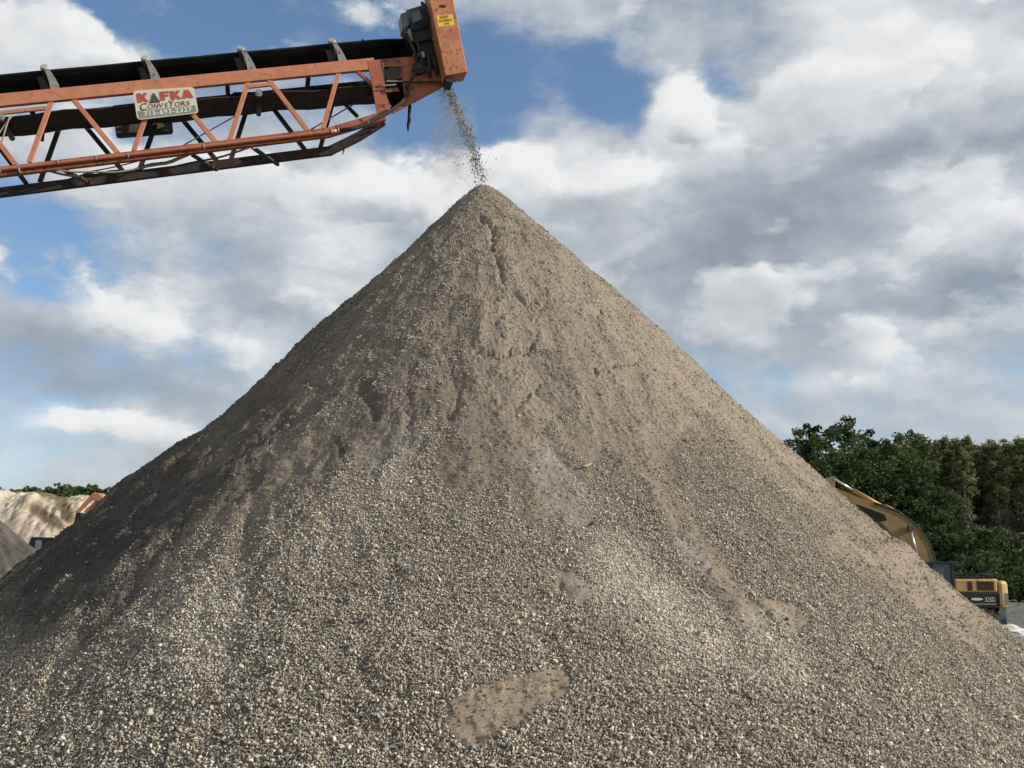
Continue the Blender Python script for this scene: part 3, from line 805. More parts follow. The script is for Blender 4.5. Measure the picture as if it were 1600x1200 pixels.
# belt guard box
GO = .42
q = [N(671, -40 + 40, GO), N(708.5, 0, GO), N(730.6, 112, GO), N(696, 118, GO)]
sl = (np.array(q[0]) - np.array(q[3])); q[0] = q[3] + sl * 1.45; sl2 = q[1] - q[2]; q[1] = q[2] + sl2 * 1.45
m = MB(); m.prism(q, -NC * .36); guard = cb(m, 'drive_guard', GUARD, None, .012)
m = MB(); e1 = (q[1] - q[0]) / np.linalg.norm(q[1] - q[0]); e2 = (q[0] - q[3]) / np.linalg.norm(q[0] - q[3])
m.prism([q[3] + e1 * .0 - e2 * .005, q[3] + e1 * .17 - e2 * .01, q[3] + e1 * .12 - e2 * .1, q[3] - e2 * .08 + e1 * .02], -NC * .3)
for v_ in range(len(m.v)): m.v[v_] = tuple(np.array(m.v[v_]) - NC * .06)
cb(m, 'guard_lip', STEEL_DARK)
m = MB(); pc = N(692, 9.5, GO + .005); m.prism([pc + e1 * math.cos(t) * .062 + e2 * math.sin(t) * .028 for t in np.linspace(0, 2 * math.pi, 15)[:-1]], NC * .004); cb(m, 'guard_slot', STEEL_DARK, guard)
# motor behind the guard, its axis across the conveyor
m = MB(); mc = N(657, 34, .02)
aL = np.array(N(640, 36, .0)); aR = np.array(N(672, 26, .0)); axm = (aR - aL) / np.linalg.norm(aR - aL)
s0 = aL - axm * .02; s1 = aR + axm * .03
m.tube([s0 - axm * .05, s0, s0 + axm * .02, s1], [.15, .185, .20, .20], 26)
for t in np.linspace(.1, .92, 9):
    c = s0 + (s1 - s0) * t; m.tube([c, c + axm * .014], .222, 26)
mot = cb(m, 'drive_motor', MOTOR)
m = MB(); fpx = [(626, 21), (638, 17), (640, 38), (632, 46), (629, 44)]
m.prism([N(x, y, .16) for x, y in fpx], -NC * .3); cb(m, 'fan_cover', MOTORL, mot, .01)
m = MB(); m.prism([N(643, 20, .235), N(656, 15, .235), N(659, 30, .235), N(646, 36, .235)], -NC * .1); cb(m, 'terminal_box', MOTORL, mot, .01)
m = MB(); m.prism([N(630, 52, .1), N(674, 46, .1), N(676, 60, .1), N(650, 66, .1), N(638, 63, .1)], -NC * .45); cb(m, 'motor_base', STEEL_DARK, None, .008)
m = MB(); m.tube([N(639, 46, .2), N(640.5, 54, .2), N(644, 64, .2)], [.03, .03, .02], 10); cb(m, 'cable_gland', GREYP, mot)
m = MB(); m.tube([N(659, 4, .1), N(662, 8, .12), N(664, 12, .12)], [.03, .035, .03], 8); cb(m, 'lifting_eye', STEEL_DARK, mot)
# small rod above the belt, hanging rubber strip
m = MB(); m.tube([N(566.5, 62, -.3), N(567.5, 74, -.3)], .022, 8); cb(m, 'belt_guide_rod', STEEL_DARK)
m = MB(); a = N(640, 160, -.1)
m.tube([N(640.5, 160, -.1), N(640, 172, -.1), N(639, 180, -.1), N(639.5, 188, -.1), N(637.5, 196, -.1), N(637.5, 205, -.1)], [.02, .034, .022, .034, .024, .012], 7); cb(m, 'rubber_strip', RUBBER)
m = MB(); m.tube([N(538, 229, -.6), N(537, 236, -.6), N(535, 242, -.6)], [.008, .014, .006], 6); cb(m, 'rubber_strip', RUBBER)
# legs and axle of the conveyor, down the belt from here
lp = N(-330, 330)
for off in (0, -CW):
    m = MB(); p0 = lp + NC * off; g0 = np.array([p0[0], p0[1], .0]) + NC * (.6 if off == 0 else -.6)
    m.bar(p0 + np.array([0, 0, .5]), g0 + np.array([0, 0, .5]), .2, .14, NC); cb(m, 'support_leg', ORANGE)
    m = MB(); m.tube([g0 + np.array([0, 0, .5]) + NC * .14, g0 + np.array([0, 0, .5]) - NC * .14], .5, 28); wl = cb(m, 'wheel', RUBBER)
    m = MB(); m.tube([g0 + np.array([0, 0, .5]) + NC * .16, g0 + np.array([0, 0, .5]) - NC * .16], .26, 20); cb(m, 'rim', ORANGE, wl)

# ---- sign board on the near side
SC = [N(207.5, 142, .07), N(303, 135.6, .07), N(310.4, 176.3, .07), N(214.5, 187.4, .07)]


def S(u, v, o=0.0):
    """board coordinates: u 0..1 left to right, v 0..1 top to bottom"""
    return (SC[0] * (1 - u) + SC[1] * u) * (1 - v) + (SC[3] * (1 - u) + SC[2] * u) * v + NC * o


def rrect(u0, v0, u1, v1, r, asp=2.0, n=6, r2=None):
    pts = []
    for cx, cy, a0 in ((u1 - r, v0 + r * asp, -90), (u1 - r, v1 - r * asp, 0), (u0 + r, v1 - r * asp, 90), (u0 + r, v0 + r * asp, 180)):
        for k in range(n + 1):
            a = R(a0 + 90 * k / n); pts.append((cx + r * math.cos(a), cy + r * asp * math.sin(a)))
    return pts


m = MB(); m.prism([S(u, v) for u, v in rrect(0, 0, 1, 1, .06)], -NC * .02); sign = cb(m, 'sign_board', SIGNW)
m = MB(); m.prism([S(u, v) for u, v in [(.03, .70), (.97, .70)] + [p for p in rrect(.03, .5, .97, .965, .04) if p[1] > .7]], NC * .003); cb(m, 'number_band', SIGNG, sign)


def text_poly(txt, offset=0.0, shear=0.0, space=1.0):
    cu = bpy.data.curves.new('t', 'FONT'); cu.body = txt; cu.offset = offset; cu.shear = shear; cu.space_character = space; cu.resolution_u = 3
    o = bpy.data.objects.new('t', cu); COL.objects.link(o)
    me = bpy.data.meshes.new_from_object(o.evaluated_get(bpy.context.evaluated_depsgraph_get()))
    v = np.array([q.co[:2] for q in me.vertices]); f = [tuple(p.vertices) for p in me.polygons]
    bpy.data.objects.remove(o); bpy.data.curves.remove(cu); bpy.data.meshes.remove(me)
    lo = v.min(0); hi = v.max(0)
    return (v - lo) / (hi - lo), f, (hi - lo)


def put_text(mb, txt, fn, u0, v0, u1, v1, mi=0, **k):
    v, f, _ = text_poly(txt, **k)
    pts = [fn(u0 + a * (u1 - u0), v1 - b * (v1 - v0)) for a, b in v]
    c = np.array(pts)
    if len(f):
        nn = np.cross(c[f[0][1]] - c[f[0][0]], c[f[0][2]] - c[f[0][0]])
        if nn @ NC < 0: f = [t[::-1] for t in f]
    mb.add(pts, f, mi)


m = MB(); LF = lambda u, v: S(u, v, .004)
def poly2(mb, pts, fn, mi=0):
    c = [np.array(fn(*p)) for p in pts]
    mb.add(c + [q + NC * .002 for q in c], [tuple(range(len(c), 2 * len(c))), tuple(range(len(c) - 1, -1, -1))], mi)
# heavy block capitals: K, a dark cone for the first A, F K A
def letK(u, w):
    poly2(m, [(u, .10), (u + w * .42, .10), (u + w * .42, .42), (u, .42)], LF, 0)
    poly2(m, [(u + w * .40, .235), (u + w * .70, .10), (u + w * 1.08, .10), (u + w * .72, .26), (u + w * 1.1, .42), (u + w * .72, .42), (u + w * .40, .285)], LF, 0)
letK(.055, .16)
poly2(m, [(.315, .13), (.335, .13), (.415, .475), (.235, .475)], LF, 1)
poly2(m, [(.425, .10), (.575, .10), (.575, .175), (.50, .175), (.50, .22), (.565, .22), (.565, .29), (.50, .29), (.50, .42), (.425, .42)], LF, 0)
letK(.595, .155)
poly2(m, [(.775, .42), (.835, .10), (.905, .10), (.965, .42), (.895, .42), (.885, .37), (.855, .37), (.845, .42)], LF, 0)
put_text(m, 'C', LF, .075, .455, .195, .70, 1, offset=.005, shear=.25)
for ch, u0, u1, up_ in (('O', .20, .285, 0), ('N', .295, .375, 0), ('V', .385, .465, 0), ('E', .475, .54, 0), ('Y', .545, .645, .07), ('O', .64, .725, 0), ('R', .735, .81, 0), ('S', .82, .895, 0)):
    put_text(m, ch, LF, u0, .51 - up_, u1, .675, 1, offset=.004, shear=.2)
put_text(m, '715-693-2327', LF, .12, .735, .90, .915, 2, offset=.025, space=1.15)
for v_ in range(len(m.v)): m.v[v_] = tuple(np.array(m.v[v_]) + NC * .001)
cb(m, 'sign_lettering', [SIGNR, SIGNB, SIGNP], sign)
# the same board on the far side, its back towards us
FSH = ax * .0
m = MB(); fc = [N(174, 165, -CW - .07), N(265, 155, -CW - .07), N(271, 209, -CW - .07), N(182, 216, -CW - .07)]
def S2(u, v): return (fc[0] * (1 - u) + fc[1] * u) * (1 - v) + (fc[3] * (1 - u) + fc[2] * u) * v
m.prism([S2(u, v) for u, v in rrect(0, 0, 1, 1, .05)], -NC * .02); cb(m, 'sign_board', simple('dark_sign_back', (.085, .08, .07), .7, .3, 5))  # back of the board in a dark mottled tone
# guard label
gl = [N(681.8, 24.6, GO), N(707.3, 22.6, GO), N(710.2, 39.2, GO), N(684.6, 42, GO)]
def S3(u, v, o=0.0): return (gl[0] * (1 - u) + gl[1] * u) * (1 - v) + (gl[3] * (1 - u) + gl[2] * u) * v + NC * o
m = MB(); m.prism([S3(0, 0), S3(1, 0), S3(1, 1), S3(0, 1)], NC * .004, 0)
for tx, u0, u1, v0, v1 in (('KEEP', .19, .72, .07, .31), ('GUARDS', .09, .90, .38, .62), ('ON', .36, .68, .69, .92)):
    put_text(m, tx, lambda u, v: S3(u, v, .0065), u0, v0, u1, v1, 1, offset=.008)
cb(m, 'warning_label', [YLABEL, BLACK], guard)

# ------------------------------------------------------------------ gravel falling off the head, and its dust
p0 = N(694, 132, -.38); p1 = AP + np.array([-.03, -.05, .06])
def fall(t, v0=0): return p0 + (p1 - p0) * np.stack([t, t, 0 * t], -1) * [1, 1, 0] + np.stack([0 * t, 0 * t, (p1[2] - p0[2]) * (t * .55 + t * t * .45)], -1)
n = 1700; t = RNG.random(n) ** .85
ps = fall(t) + RNG.normal(size=(n, 3)) * np.array([.050, .09, .05]) * (.7 + .5 * t)[:, None]
sz = np.exp(RNG.normal(math.log(.023), .42, n))
n2 = 4200; t2 = RNG.random(n2)
q2 = fall(t2) + np.stack([-np.abs(RNG.normal(0, .17, n2)) * (.55 + .9 * t2) - .02, RNG.normal(0, .15, n2), RNG.normal(0, .06, n2)], -1)
s2 = np.exp(RNG.normal(math.log(.0095), .4, n2))
n3 = 60; t3 = RNG.random(n3); q3 = fall(t3) + RNG.normal(size=(n3, 3)) * [.16, .2, .1]; s3_ = np.exp(RNG.normal(math.log(.018), .4, n3))
fs_ = stones('falling_gravel', np.concatenate([ps, q2, q3]), np.concatenate([sz, s2, s3_]), stone_cols(n + n2 + n3, RNG) * .6, STONE_M, None)  # stone colours darkened so the stream reads as backlit
tag(fs_, 'thin stream of gravel and grit falling from the conveyor head to the pile top', 'falling gravel', kind='stuff')
# fine dust beside the stream
dm = bpy.data.materials.new('fine_dust'); dm.use_nodes = True; t_ = NT(dm.node_tree); t_.n.remove(t_.n['Principled BSDF'])
pv = t_.node('ShaderNodeVolumePrincipled'); pv.inputs['Color'].default_value = (.85, .82, .77, 1); pv.inputs['Anisotropy'].default_value = .2
gco = t_.node('ShaderNodeTexCoord').outputs['Generated']
sx = t_.node('ShaderNodeSeparateXYZ'); t_.put(sx.inputs[0], gco)
rx = t_.M('MULTIPLY', t_.M('SUBTRACT', sx.outputs[0], .5), 2.0); ry = t_.M('MULTIPLY', t_.M('SUBTRACT', sx.outputs[1], .5), 2.0)
rr = t_.M('SUBTRACT', 1.0, t_.M('SQRT', t_.M('ADD', t_.M('MULTIPLY', rx, rx), t_.M('MULTIPLY', ry, ry))), clamp=True)
zz = t_.M('MULTIPLY', t_.maprange(sx.outputs[2], 0, .25), t_.maprange(sx.outputs[2], 1.0, .5))
dn = t_.M('MULTIPLY', t_.M('MULTIPLY', rr, zz), t_.maprange(t_.noise(gco, 4, 5, .6), .3, .75))
t_.put(pv.inputs['Density'], t_.M('MULTIPLY', dn, 2.4)); t_.l.new(pv.outputs[0], t_.n['Material Output'].inputs['Volume'])
db = MB(); dc = (p0 + p1) / 2 + np.array([-.18, 0, -.1]); db.tube([dc + [.0, 0, 1.0], dc + [.02, 0, .6], dc + [0, 0, 0], dc - [0, 0, .6], dc - [0, 0, .95]], [.22, .4, .5, .55, .5], 20)
tag(db.build('dust', dm), 'faint pale dust drifting left of the falling gravel stream', 'dust', kind='stuff')

# ------------------------------------------------------------------ excavators
def excavator(name, loc, rz, paint, dark, label, arm, group=None, number=True):
    """forward is local +X, its left side (local +Y) carries the cab"""
    t = empty(name, loc, rz); tag(t, label, 'excavator', group)
    tm = MB()
    for sy in (1, -1):
        path = []
        for cx, a0, a1 in ((1.9, -90, 90), (-1.9, 90, 270)):
            for a in np.linspace(a0, a1, 9): path.append((cx + .46 * math.cos(R(a)), .48 + .46 * math.sin(R(a))))
        m = MB(); m.prism([(x, sy * 1.0, z) for x, z in path], (0, sy * .6, 0))
        for k in range(22):
            x = -1.95 + k * .186; m.box((x, min(sy * .98, sy * 1.62), .925), (x + .09, max(sy * .98, sy * 1.62), .965)); m.box((x, min(sy * .98, sy * 1.62), -.005), (x + .09, max(sy * .98, sy * 1.62), .03))
        tr = m.build('track', TRACKM, t)
        m = MB()
        for x in (-1.9, 1.9): MB().tube([(x, sy * 1.58, .48), (x, sy * 1.66, .48)], .33, 18).build('sprocket', dark, tr)
        for x in np.linspace(-1.3, 1.3, 6): MB().tube([(x, sy * 1.6, .18), (x, sy * 1.64, .18)], .14, 12).build('track_roller', dark, tr)
    m = MB(); m.box((-1.2, -1.0, .35), (1.2, 1.0, .85)); m.tube([(0, 0, .8), (0, 0, 1.12)], .75, 24); m.build('undercarriage', dark, t, .03)
    # house: lower black band, yellow hood above
    m = MB(); m.box((-2.42, -1.45, 1.075), (1.75, 1.45, 1.74)); lo = m.build('lower_body', dark, t, .03)
    m = MB(); m.box((-2.42, -1.44, 1.745), (-.52, 1.44, 2.34)); hd = m.build('engine_hood', paint, t, .08)
    m = MB(); m.box((.9, -1.44, 1.745), (1.75, -.25, 2.05)); m.build('tool_box', paint, t, .05); MB().box((-.5, -1.44, 1.745), (.88, -.25, 2.3)).build('side_cover', paint, t, .05)
    # counterweight, rounded in plan
    pl = [(-2.44, -1.45), (-2.44, 1.45)] + [(-2.44 - .56 * math.sin(R(a)), 1.45 * math.cos(R(a)) if False else 1.45 - (1.45 - 1.05) * (1 - math.cos(R(a)))) for a in np.linspace(20, 90, 6)]
    pl += [(x, -y) for x, y in pl[:1:-1]]
    m = MB(); m.prism([(x, y, 1.07) for x, y in pl], (0, 0, 1.20)); m.build('counterweight', paint, t, .2)
    if number:
        m = MB(); m.prism([(-2.47, 1.455, 1.22), (-2.47, 1.455, 1.72), (-2.9, 1.32, 1.72), (-2.9, 1.32, 1.22)], (0, .02, 0)); m.build('reflector_panel', simple('grey_panel', (.12, .10, .08), .6, .3, 6), t)
    # vents, rail, pipes
    for x0, x1 in ((-1.30, -1.08), (-2.25, -1.5)):
        m = MB(); m.box((x0, 1.435, 1.84), (x1, 1.448, 2.24))
        for k in range(5): m.box((x0 + .01, 1.448, 1.86 + k * .078), (x1 - .01, 1.456, 1.885 + k * .078))
        m.build('side_vent', simple('dark_brown_grille', (.06, .03, .02), .7, .2, 6), hd)
    m = MB()
    rail = [(-.78, 1.25, 2.34), (-1.0, 1.25, 2.56), (-2.22, 1.25, 2.54), (-2.28, 1.25, 2.34)]
    m.tube(rail, .025, 8); m.tube([(x, -.2, z) for x, y, z in rail], .025, 8)
    for x in (-1.15, -1.6, -2.2): m.tube([(x, 1.25, 2.55), (x, -.2, 2.55)], .02, 8); m.tube([(x, 1.25, 2.34), (x, 1.25, 2.55)], .02, 8)
    m.build('hand_rail', dark, t)
    m = MB(); m.box((-2.1, -.9, 2.34), (-1.1, .9, 2.47)); m.build('engine_cover', dark, t, .03)
    m = MB(); m.tube([(-1.2, -.6, 2.4), (-1.2, -.6, 2.72)], .07, 10); m.build('exhaust_pipe', dark, t)
    m = MB(); m.tube([(-2.5, .8, 2.27), (-2.5, .8, 2.36)], .11, 12); m.build('filler_cap', paint, t); MB().tube([(-2.75, .5, 2.27), (-2.75, .5, 2.33)], .08, 12).build('filler_cap', paint, t)
    # cab on the left
    m = MB(); y0, y1 = .45, 1.43; pf = [(-.5, 1.75), (1.5, 1.75), (1.62, 2.3), (1.2, 3.02), (-.42, 3.02), (-.5, 2.9)]
    fr = MB()
    for y in (y0, y1 - .07):
        for (a, b) in (((-.47, 1.75), (-.45, 3.0)), ((.42, 1.75), (.42, 3.0)), ((1.53, 1.75), (1.58, 2.3)), ((1.58, 2.3), (1.18, 3.0))):
            fr.bar((a[0], y + .035, a[1]), (b[0], y + .035, b[1]), .11, .07, (0, 1, 0))
    fr.box((-.53, y0 - .02, 3.0), (1.25, y1 + .02, 3.1)); fr.box((-.5, y0, 1.745), (1.52, y1, 2.1)); fr.box((-.5, y0 + .02, 2.1), (-.44, y1 - .02, 2.3))
    cbn = fr.build('cab', NAVY if number else dark, t, .015)
    m = MB(); m.prism([(x * .97, y1 - .05, z) for x, z in [(-.42, 2.1), (1.5, 2.1), (1.55, 2.3), (1.15, 2.99), (-.42, 2.99)]], (0, -.01, 0)); m.build('side_window', GLASS, cbn)
    m = MB(); m.box((-.46, y0 + .06, 2.3), (-.45, y1 - .06, 2.98)); m.build('rear_window', GLASS, cbn)
    m = MB(); m.prism([(1.545, y0 + .05, 2.12), (1.60, y0 + .05, 2.3), (1.2, y0 + .05, 2.99), (1.18, y0 + .05, 2.99)], (0, y1 - y0 - .1, 0)); m.build('front_window', GLASS, cbn)
    m = MB(); m.box((.1, .62, 2.1), (.6, 1.15, 2.35)); m.box((.02, .62, 2.3), (.14, 1.15, 2.85)); m.build('seat', dark, cbn, .04)
    arm(t, paint, dark)
    if number:
        m = MB()
        fn = lambda u, v: np.array([-1.42 - u * .0, 1.458, 0]) + np.array([-u, 0, v])
        v, f, _ = text_poly('325D', offset=.004)
        pts = [(-1.80 - .46 * a, 1.459, 1.35 + .19 * b) for a, b in v]
        c = np.array(pts); nn = np.cross(c[f[0][1]] - c[f[0][0]], c[f[0][2]] - c[f[0][0]])
        if nn[1] < 0: f = [q[::-1] for q in f]
        m.add(pts, f)
        m.prism([(-1.18 - .27 * (1 + math.cos(a)), 1.452, 1.46 + .06 * math.sin(a)) for a in np.linspace(0, 2 * math.pi, 13)[:-1]], (0, .006, 0))
        m.box((-2.3, 1.452, 1.235), (-.9, 1.457, 1.255))
        m.build('lettering', simple('white_lettering', (.62, .62, .60), .5, .05, 4), lo)
    return t


def arm_yellow(t0, paint, dark):
    DX = -.58
    t = t0; n_before = set(o.name for o in t0.children)
    ya = .1; yw = .75
    def pr(pts, y=ya - yw, w=yw): return [(x, y, z) for x, z in pts], (0, w, 0)
    boom = [(.10, 1.75), (.34, 3.18), (.52, 3.9), (.97, 4.65), (1.42, 5.09), (1.93, 5.42), (2.55, 5.62), (3.4, 5.98), (4.5, 6.42), (4.95, 6.62), (5.05, 6.35), (4.6, 6.05), (3.75, 5.62), (3.0, 5.18), (2.5, 4.72), (2.1, 4.1), (1.7, 3.1), (1.0, 1.75)]
    # faces split in a strip so the outline stays exact
    m = MB(); n = len(boom); top = boom[:10]; bot = boom[:9:-1]
    L_ = [np.array(p) for p in top]; B_ = [np.array(p) for p in bot]
    def samp(pl, k):
        ds = [0]
        for a, b in zip(pl[:-1], pl[1:]): ds.append(ds[-1] + np.linalg.norm(b - a))
        ts = np.linspace(0, ds[-1], k); xs = np.interp(ts, ds, [p[0] for p in pl]); zs = np.interp(ts, ds, [p[1] for p in pl]); return np.stack([xs, zs], 1)
    A = samp(L_, 26); Bq = samp(B_, 26)
    vs = []; fs = []
    for i in range(26):
        for y in (ya, ya - yw): vs += [(A[i][0], y, A[i][1]), (Bq[i][0], y, Bq[i][1])]
    for i in range(25):
        o, p = i * 4, i * 4 + 4
        fs += [(o, o + 1, p + 1, p), (o + 2, p + 2, p + 3, o + 3), (o, p, p + 2, o + 2), (o + 1, o + 3, p + 3, p + 1)]
    fs += [(0, 2, 3, 1), (100, 101, 103, 102)]
    m.add(vs, fs); bo = m.build('boom', YELD, t)
    m = MB(); m.tube([(x, ya + .012, z) for x, z in A[:19]], .028, 6); m.build('boom_weld_rim', dark, bo)
    m = MB(); m.prism([(x, ya + .005, z) for x, z in [(3.85, 5.78), (2.55, 5.28), (2.45, 5.02), (2.9, 4.96), (3.3, 5.25)]], (0, .02, 0)); m.build('boom_shade_plate', RUBBER, bo)  # black plate standing in for shade under the boom
    for y in (ya + .14, ya - yw - .14):
        cy = MB().tube([(.95, y, 2.0), (1.18, y, 3.25)], .10, 12).build('boom_cylinder', paint, t)
        MB().tube([(1.18, y, 3.25), (1.42, y, 4.55)], .055, 12).build('piston_rod', CHROME, cy)
    m = MB(); m.tube([(1.43, ya + .22, 4.62), (1.43, ya - yw - .22, 4.62)], .13, 14); m.tube([(1.5, ya + .1, 4.8), (1.45, ya + .1, 4.62)], .07, 8); m.build('boom_pin', simple('rusty_pin', (.12, .05, .04), .6, .2, 6), bo)
    m = MB(); m.tube([(1.95, -.25, 5.48), (2.4, -.25, 5.72)], .09, 10); m.tube([(2.37, -.25, 5.58), (3.8, -.25, 6.42)], .115, 14); sc_l = m.build('stick_cylinder', simple('sunlit_orange_yellow_paint', (.46, .25, .08), .5, .12, 3), t)
    m = MB(); m.tube([(3.8, -.25, 6.42), (4.8, -.25, 7.05)], .055, 12); m.build('piston_rod', CHROME, sc_l)
    stick = [(4.72, 7.08), (5.30, 6.92), (6.0, 5.6), (6.55, 3.2), (6.4, 2.6), (6.1, 2.7), (5.2, 5.2), (4.72, 6.42)]
    a, v = pr(stick, -.5, .5); m = MB(); m.prism(a, v); m.build('stick', YELD, t, .02)
    bk = [(6.2, 2.9), (6.7, 2.5), (6.9, 1.6), (6.5, .9), (5.9, .75), (5.3, 1.1), (5.6, 2.0)]
    m = MB(); a, v = pr(bk, -.9, 1.3); m.prism(a, v); m.build('bucket', dark, t, .03)
    for k in range(3):
        m = MB(); m.tube([(1.0 + .1 * k, ya - .2 - .1 * k, 4.75 + .05 * k), (1.8, ya - .2 - .1 * k, 5.45), (2.5, ya - .2 - .1 * k, 5.72), (2.9, ya - .2 - .1 * k, 5.84)], .035, 7); m.build('hydraulic_hose', dark, t)
    for o in t0.children:
        if o.name not in n_before: o.location.x += DX


EXC_Y = 50.7
ep = P(1474.5, 915, EXC_Y)
exc = excavator('excavator', (ep[0] - .58, EXC_Y, 0), R(180), YEL, MBLACK, 'yellow excavator with raised boom partly hidden behind the right side of the pile', arm_yellow)


def arm_orange(t, paint, dark):
    m = MB(); m.prism([(x, -.2, z) for x, z in [(.2, 1.7), (.9, 1.75), (1.9, 3.5), (2.75, 4.85), (3.0, 5.5), (2.7, 5.5), (1.5, 4.3), (.6, 3.2)]], (0, .5, 0)); bo = m.build('boom', paint, t, .03)
    m = MB(); m.prism([(x, -.3, z) for x, z in [(2.55, 5.05), (3.0, 5.0), (3.24, 5.18), (3.28, 5.42), (3.1, 5.54), (2.8, 5.5), (2.55, 5.3)]], (0, .7, 0)); m.build('boom_head', paint, bo, .06)
    m = MB(); m.prism([(x, .1, z) for x, z in [(3.16, 5.36), (3.30, 5.36), (4.06, 4.44), (3.97, 4.36), (3.16, 5.22)]], (0, .3, 0)); m.build('stick', paint, t, .02)
    m = MB(); m.prism([(x, -.1, z) for x, z in [(2.9, 5.08), (3.04, 5.06), (3.66, 4.5), (3.58, 4.38), (2.88, 4.95)]], (0, .3, 0)); m.build('bucket_cylinder', paint, t, .02)
    m = MB(); m.prism([(x, -.45, z) for x, z in [(3.75, 4.4), (4.0, 4.4), (4.05, 3.9), (3.9, 3.0), (3.3, 2.8), (3.3, 3.5)]], (0, .95, 0)); m.build('bucket', dark, t, .04)


BENCH = 1.7
op = P(227, 915, 62.0)
oex = excavator('excavator', (op[0], 62.0, BENCH), R(180), EXORANGE, MBLACK, 'orange excavator whose bent arm shows beside the left slope in front of sand', arm_orange, None, False)

# ------------------------------------------------------------------ truck half hidden on the left
tp = P(33, 915, 60.0)
tk = empty('truck', (tp[0] + .0, 60.0, BENCH), 0); tk.scale = (.93, .93, .93); tag(tk, 'dark blue truck half hidden between the grey heap and the big pile', 'truck')
# local +X is its rear; cab at the left
m = MB(); m.prism([(0, 0, .9), (.15, 0, .9), (2.2, 0, .9), (2.2, 0, 3.15), (.35, 0, 3.2), (.02, 0, 2.1)], (0, 2.4, 0)); cbn = m.build('cab', simple('dark_blue_paint', (.014, .019, .038), .4, .15, 2), tk, .06)
m = MB(); m.prism([(.62, -.012, 2.2), (1.0, -.012, 2.2), (1.0, -.012, 3.0), (.64, -.012, 3.0)], (0, .03, 0)); m.build('side_window', simple('pale_reflecting_glass', (.16, .18, .19), .15, .1, 3, spec=.6), cbn)
m = MB(); m.prism([(1.15, -.01, 1.0), (2.1, -.01, 1.0), (2.1, -.01, 3.05), (1.15, -.01, 3.05)], (0, .03, 0)); m.build('door_panel', MBLACK, cbn)
m = MB(); m.box((2.4, -.05, 1.2), (6.8, 2.45, 2.75)); m.build('dump_body', MBLACK, tk, .05)
m = MB(); m.box((.2, .3, .55), (6.7, 2.1, .88)); m.build('chassis', MBLACK, tk)
for x in (.9, 4.6, 5.8):
    for y in (.02, 2.1):
        m = MB(); m.tube([(x, y, .5), (x, y + .3, .5)], .5, 24); wl = m.build('wheel', RUBBER, tk)
        m = MB(); m.tube([(x, y - .01, .5), (x, y + .31, .5)], .25, 16); m.build('rim', GREYP, wl)

# ------------------------------------------------------------------ sand bank on the left
sx0, sx1 = -75.0, -8.0
gx = np.linspace(sx0, sx1, 420); gy = np.concatenate([np.linspace(50, 76, 330), np.linspace(76, 130, 60)[1:]])
GX, GY = np.meshgrid(gx, gy, indexing='ij')
rid_px = [-400, -100, 0, 12, 25, 40, 62, 75, 85, 105, 125, 135, 150, 200, 260, 400]
rid_py = [775, 770, 765, 765, 770, 769, 769, 773, 778, 781, 781, 779, 776, 785, 810, 900]
pxa, _ = proj(np.stack([GX, np.full_like(GX, 75.), np.full_like(GX, 8.)], -1))
top = CZ + (915 - np.interp(pxa, rid_px, rid_py)) / FPX * 75.0
nz = fbm(GX * .25, GY * .25, 4, 41)
rill = perl(GX * 1.1 + GY * .12, GY * .10, 42) * .6 + perl(GX * 2.6 + GY * .3, GY * .22, 43) * .4
fr = sm(GY + 1.5 * perl(GX * .15, GY * 0, 44), 63.5, 75)
hS = BENCH * sm(GY, 51, 56) + (top - BENCH) * fr
hS += (nz * .45 + .14 * rill + .16 * perl(GX * 3.2 + GY * .9, GY * .35, 47) + .16 * perl(GX * 6.5 - GY * 1.2, GY * .7, 48) + .22 * fbm(GX * 2.6, GY * 2.6, 4, 49, .65)) * fr * (1 - sm(GY, 73.5, 75.5)) + .15 * nz * sm(GY, 55, 60) + .25 * fbm(GX * .9, GY * .9, 3, 45) * fr
hS *= sm(GX, sx1, sx1 - 9) if False else (1 - sm(GX, sx1 - 10, sx1))
hS -= .1
pX, pY = proj(np.stack([GX, GY, hS], -1))
cS = np.empty(GX.shape + (3,), np.float32); cS[:] = (.57, .485, .375)
def layS(wt, c):
    global cS
    wt = np.clip(wt, 0, 1)[..., None]; cS = cS * (1 - wt) + np.array(c, np.float32) * wt
layS(sm(rill + nz, .1, .6), (.58, .49, .37)); layS(.6 * sm(-rill + .5 * nz, .15, .6), (.42, .335, .24))
soil = np.maximum(1 - sm(seg_d(pX, pY, [(52, 794), (72, 806), (95, 822)]) / 9 + .8 * nz + .3 * rill, .6, 1.3), 1 - sm(seg_d(pX, pY, [(95, 782), (103, 796), (108, 810)]) / 10 + .8 * nz, .6, 1.3))
soil = np.maximum(soil, 1 - sm(seg_d(pX, pY, [(64, 770), (80, 778), (98, 779)]) / 5 + .8 * nz, .5, 1.2))
layS(.9 * soil, (.16, .115, .065)); layS(sm(GY, 74.5, 76.5), (.10, .10, .05)); layS((1 - sm(GY, 57, 63)) , (.33, .28, .22))
cS *= ((1 + .25 * fbm(GX * 2.5, GY * 2.5, 3, 46)) * (1 - .35 * sm(perl(GX * 3.5 + GY * 1.0, GY * .35, 56) + .5 * nz, .15, .45)))[..., None]
k_ = np.arange(GX.size).reshape(GX.shape)
Fs = np.stack([k_[:-1, :-1], k_[1:, :-1], k_[1:, 1:], k_[:-1, 1:]], -1).reshape(-1, 4)
SAND_M = attr_mat('pale_sand', 'col', .95, bump=.5, bscale=5, nscale=4, nvar=.15, spec=.1)
sb = np_mesh('sand_bank', np.stack([GX, GY, hS], -1).reshape(-1, 3), Fs, SAND_M, smooth=True, attrs={'col': ('POINT', cS.reshape(-1, 3))})
tag(sb, 'pale eroded sand bank with brown soil streaks at the far left', 'sand bank')

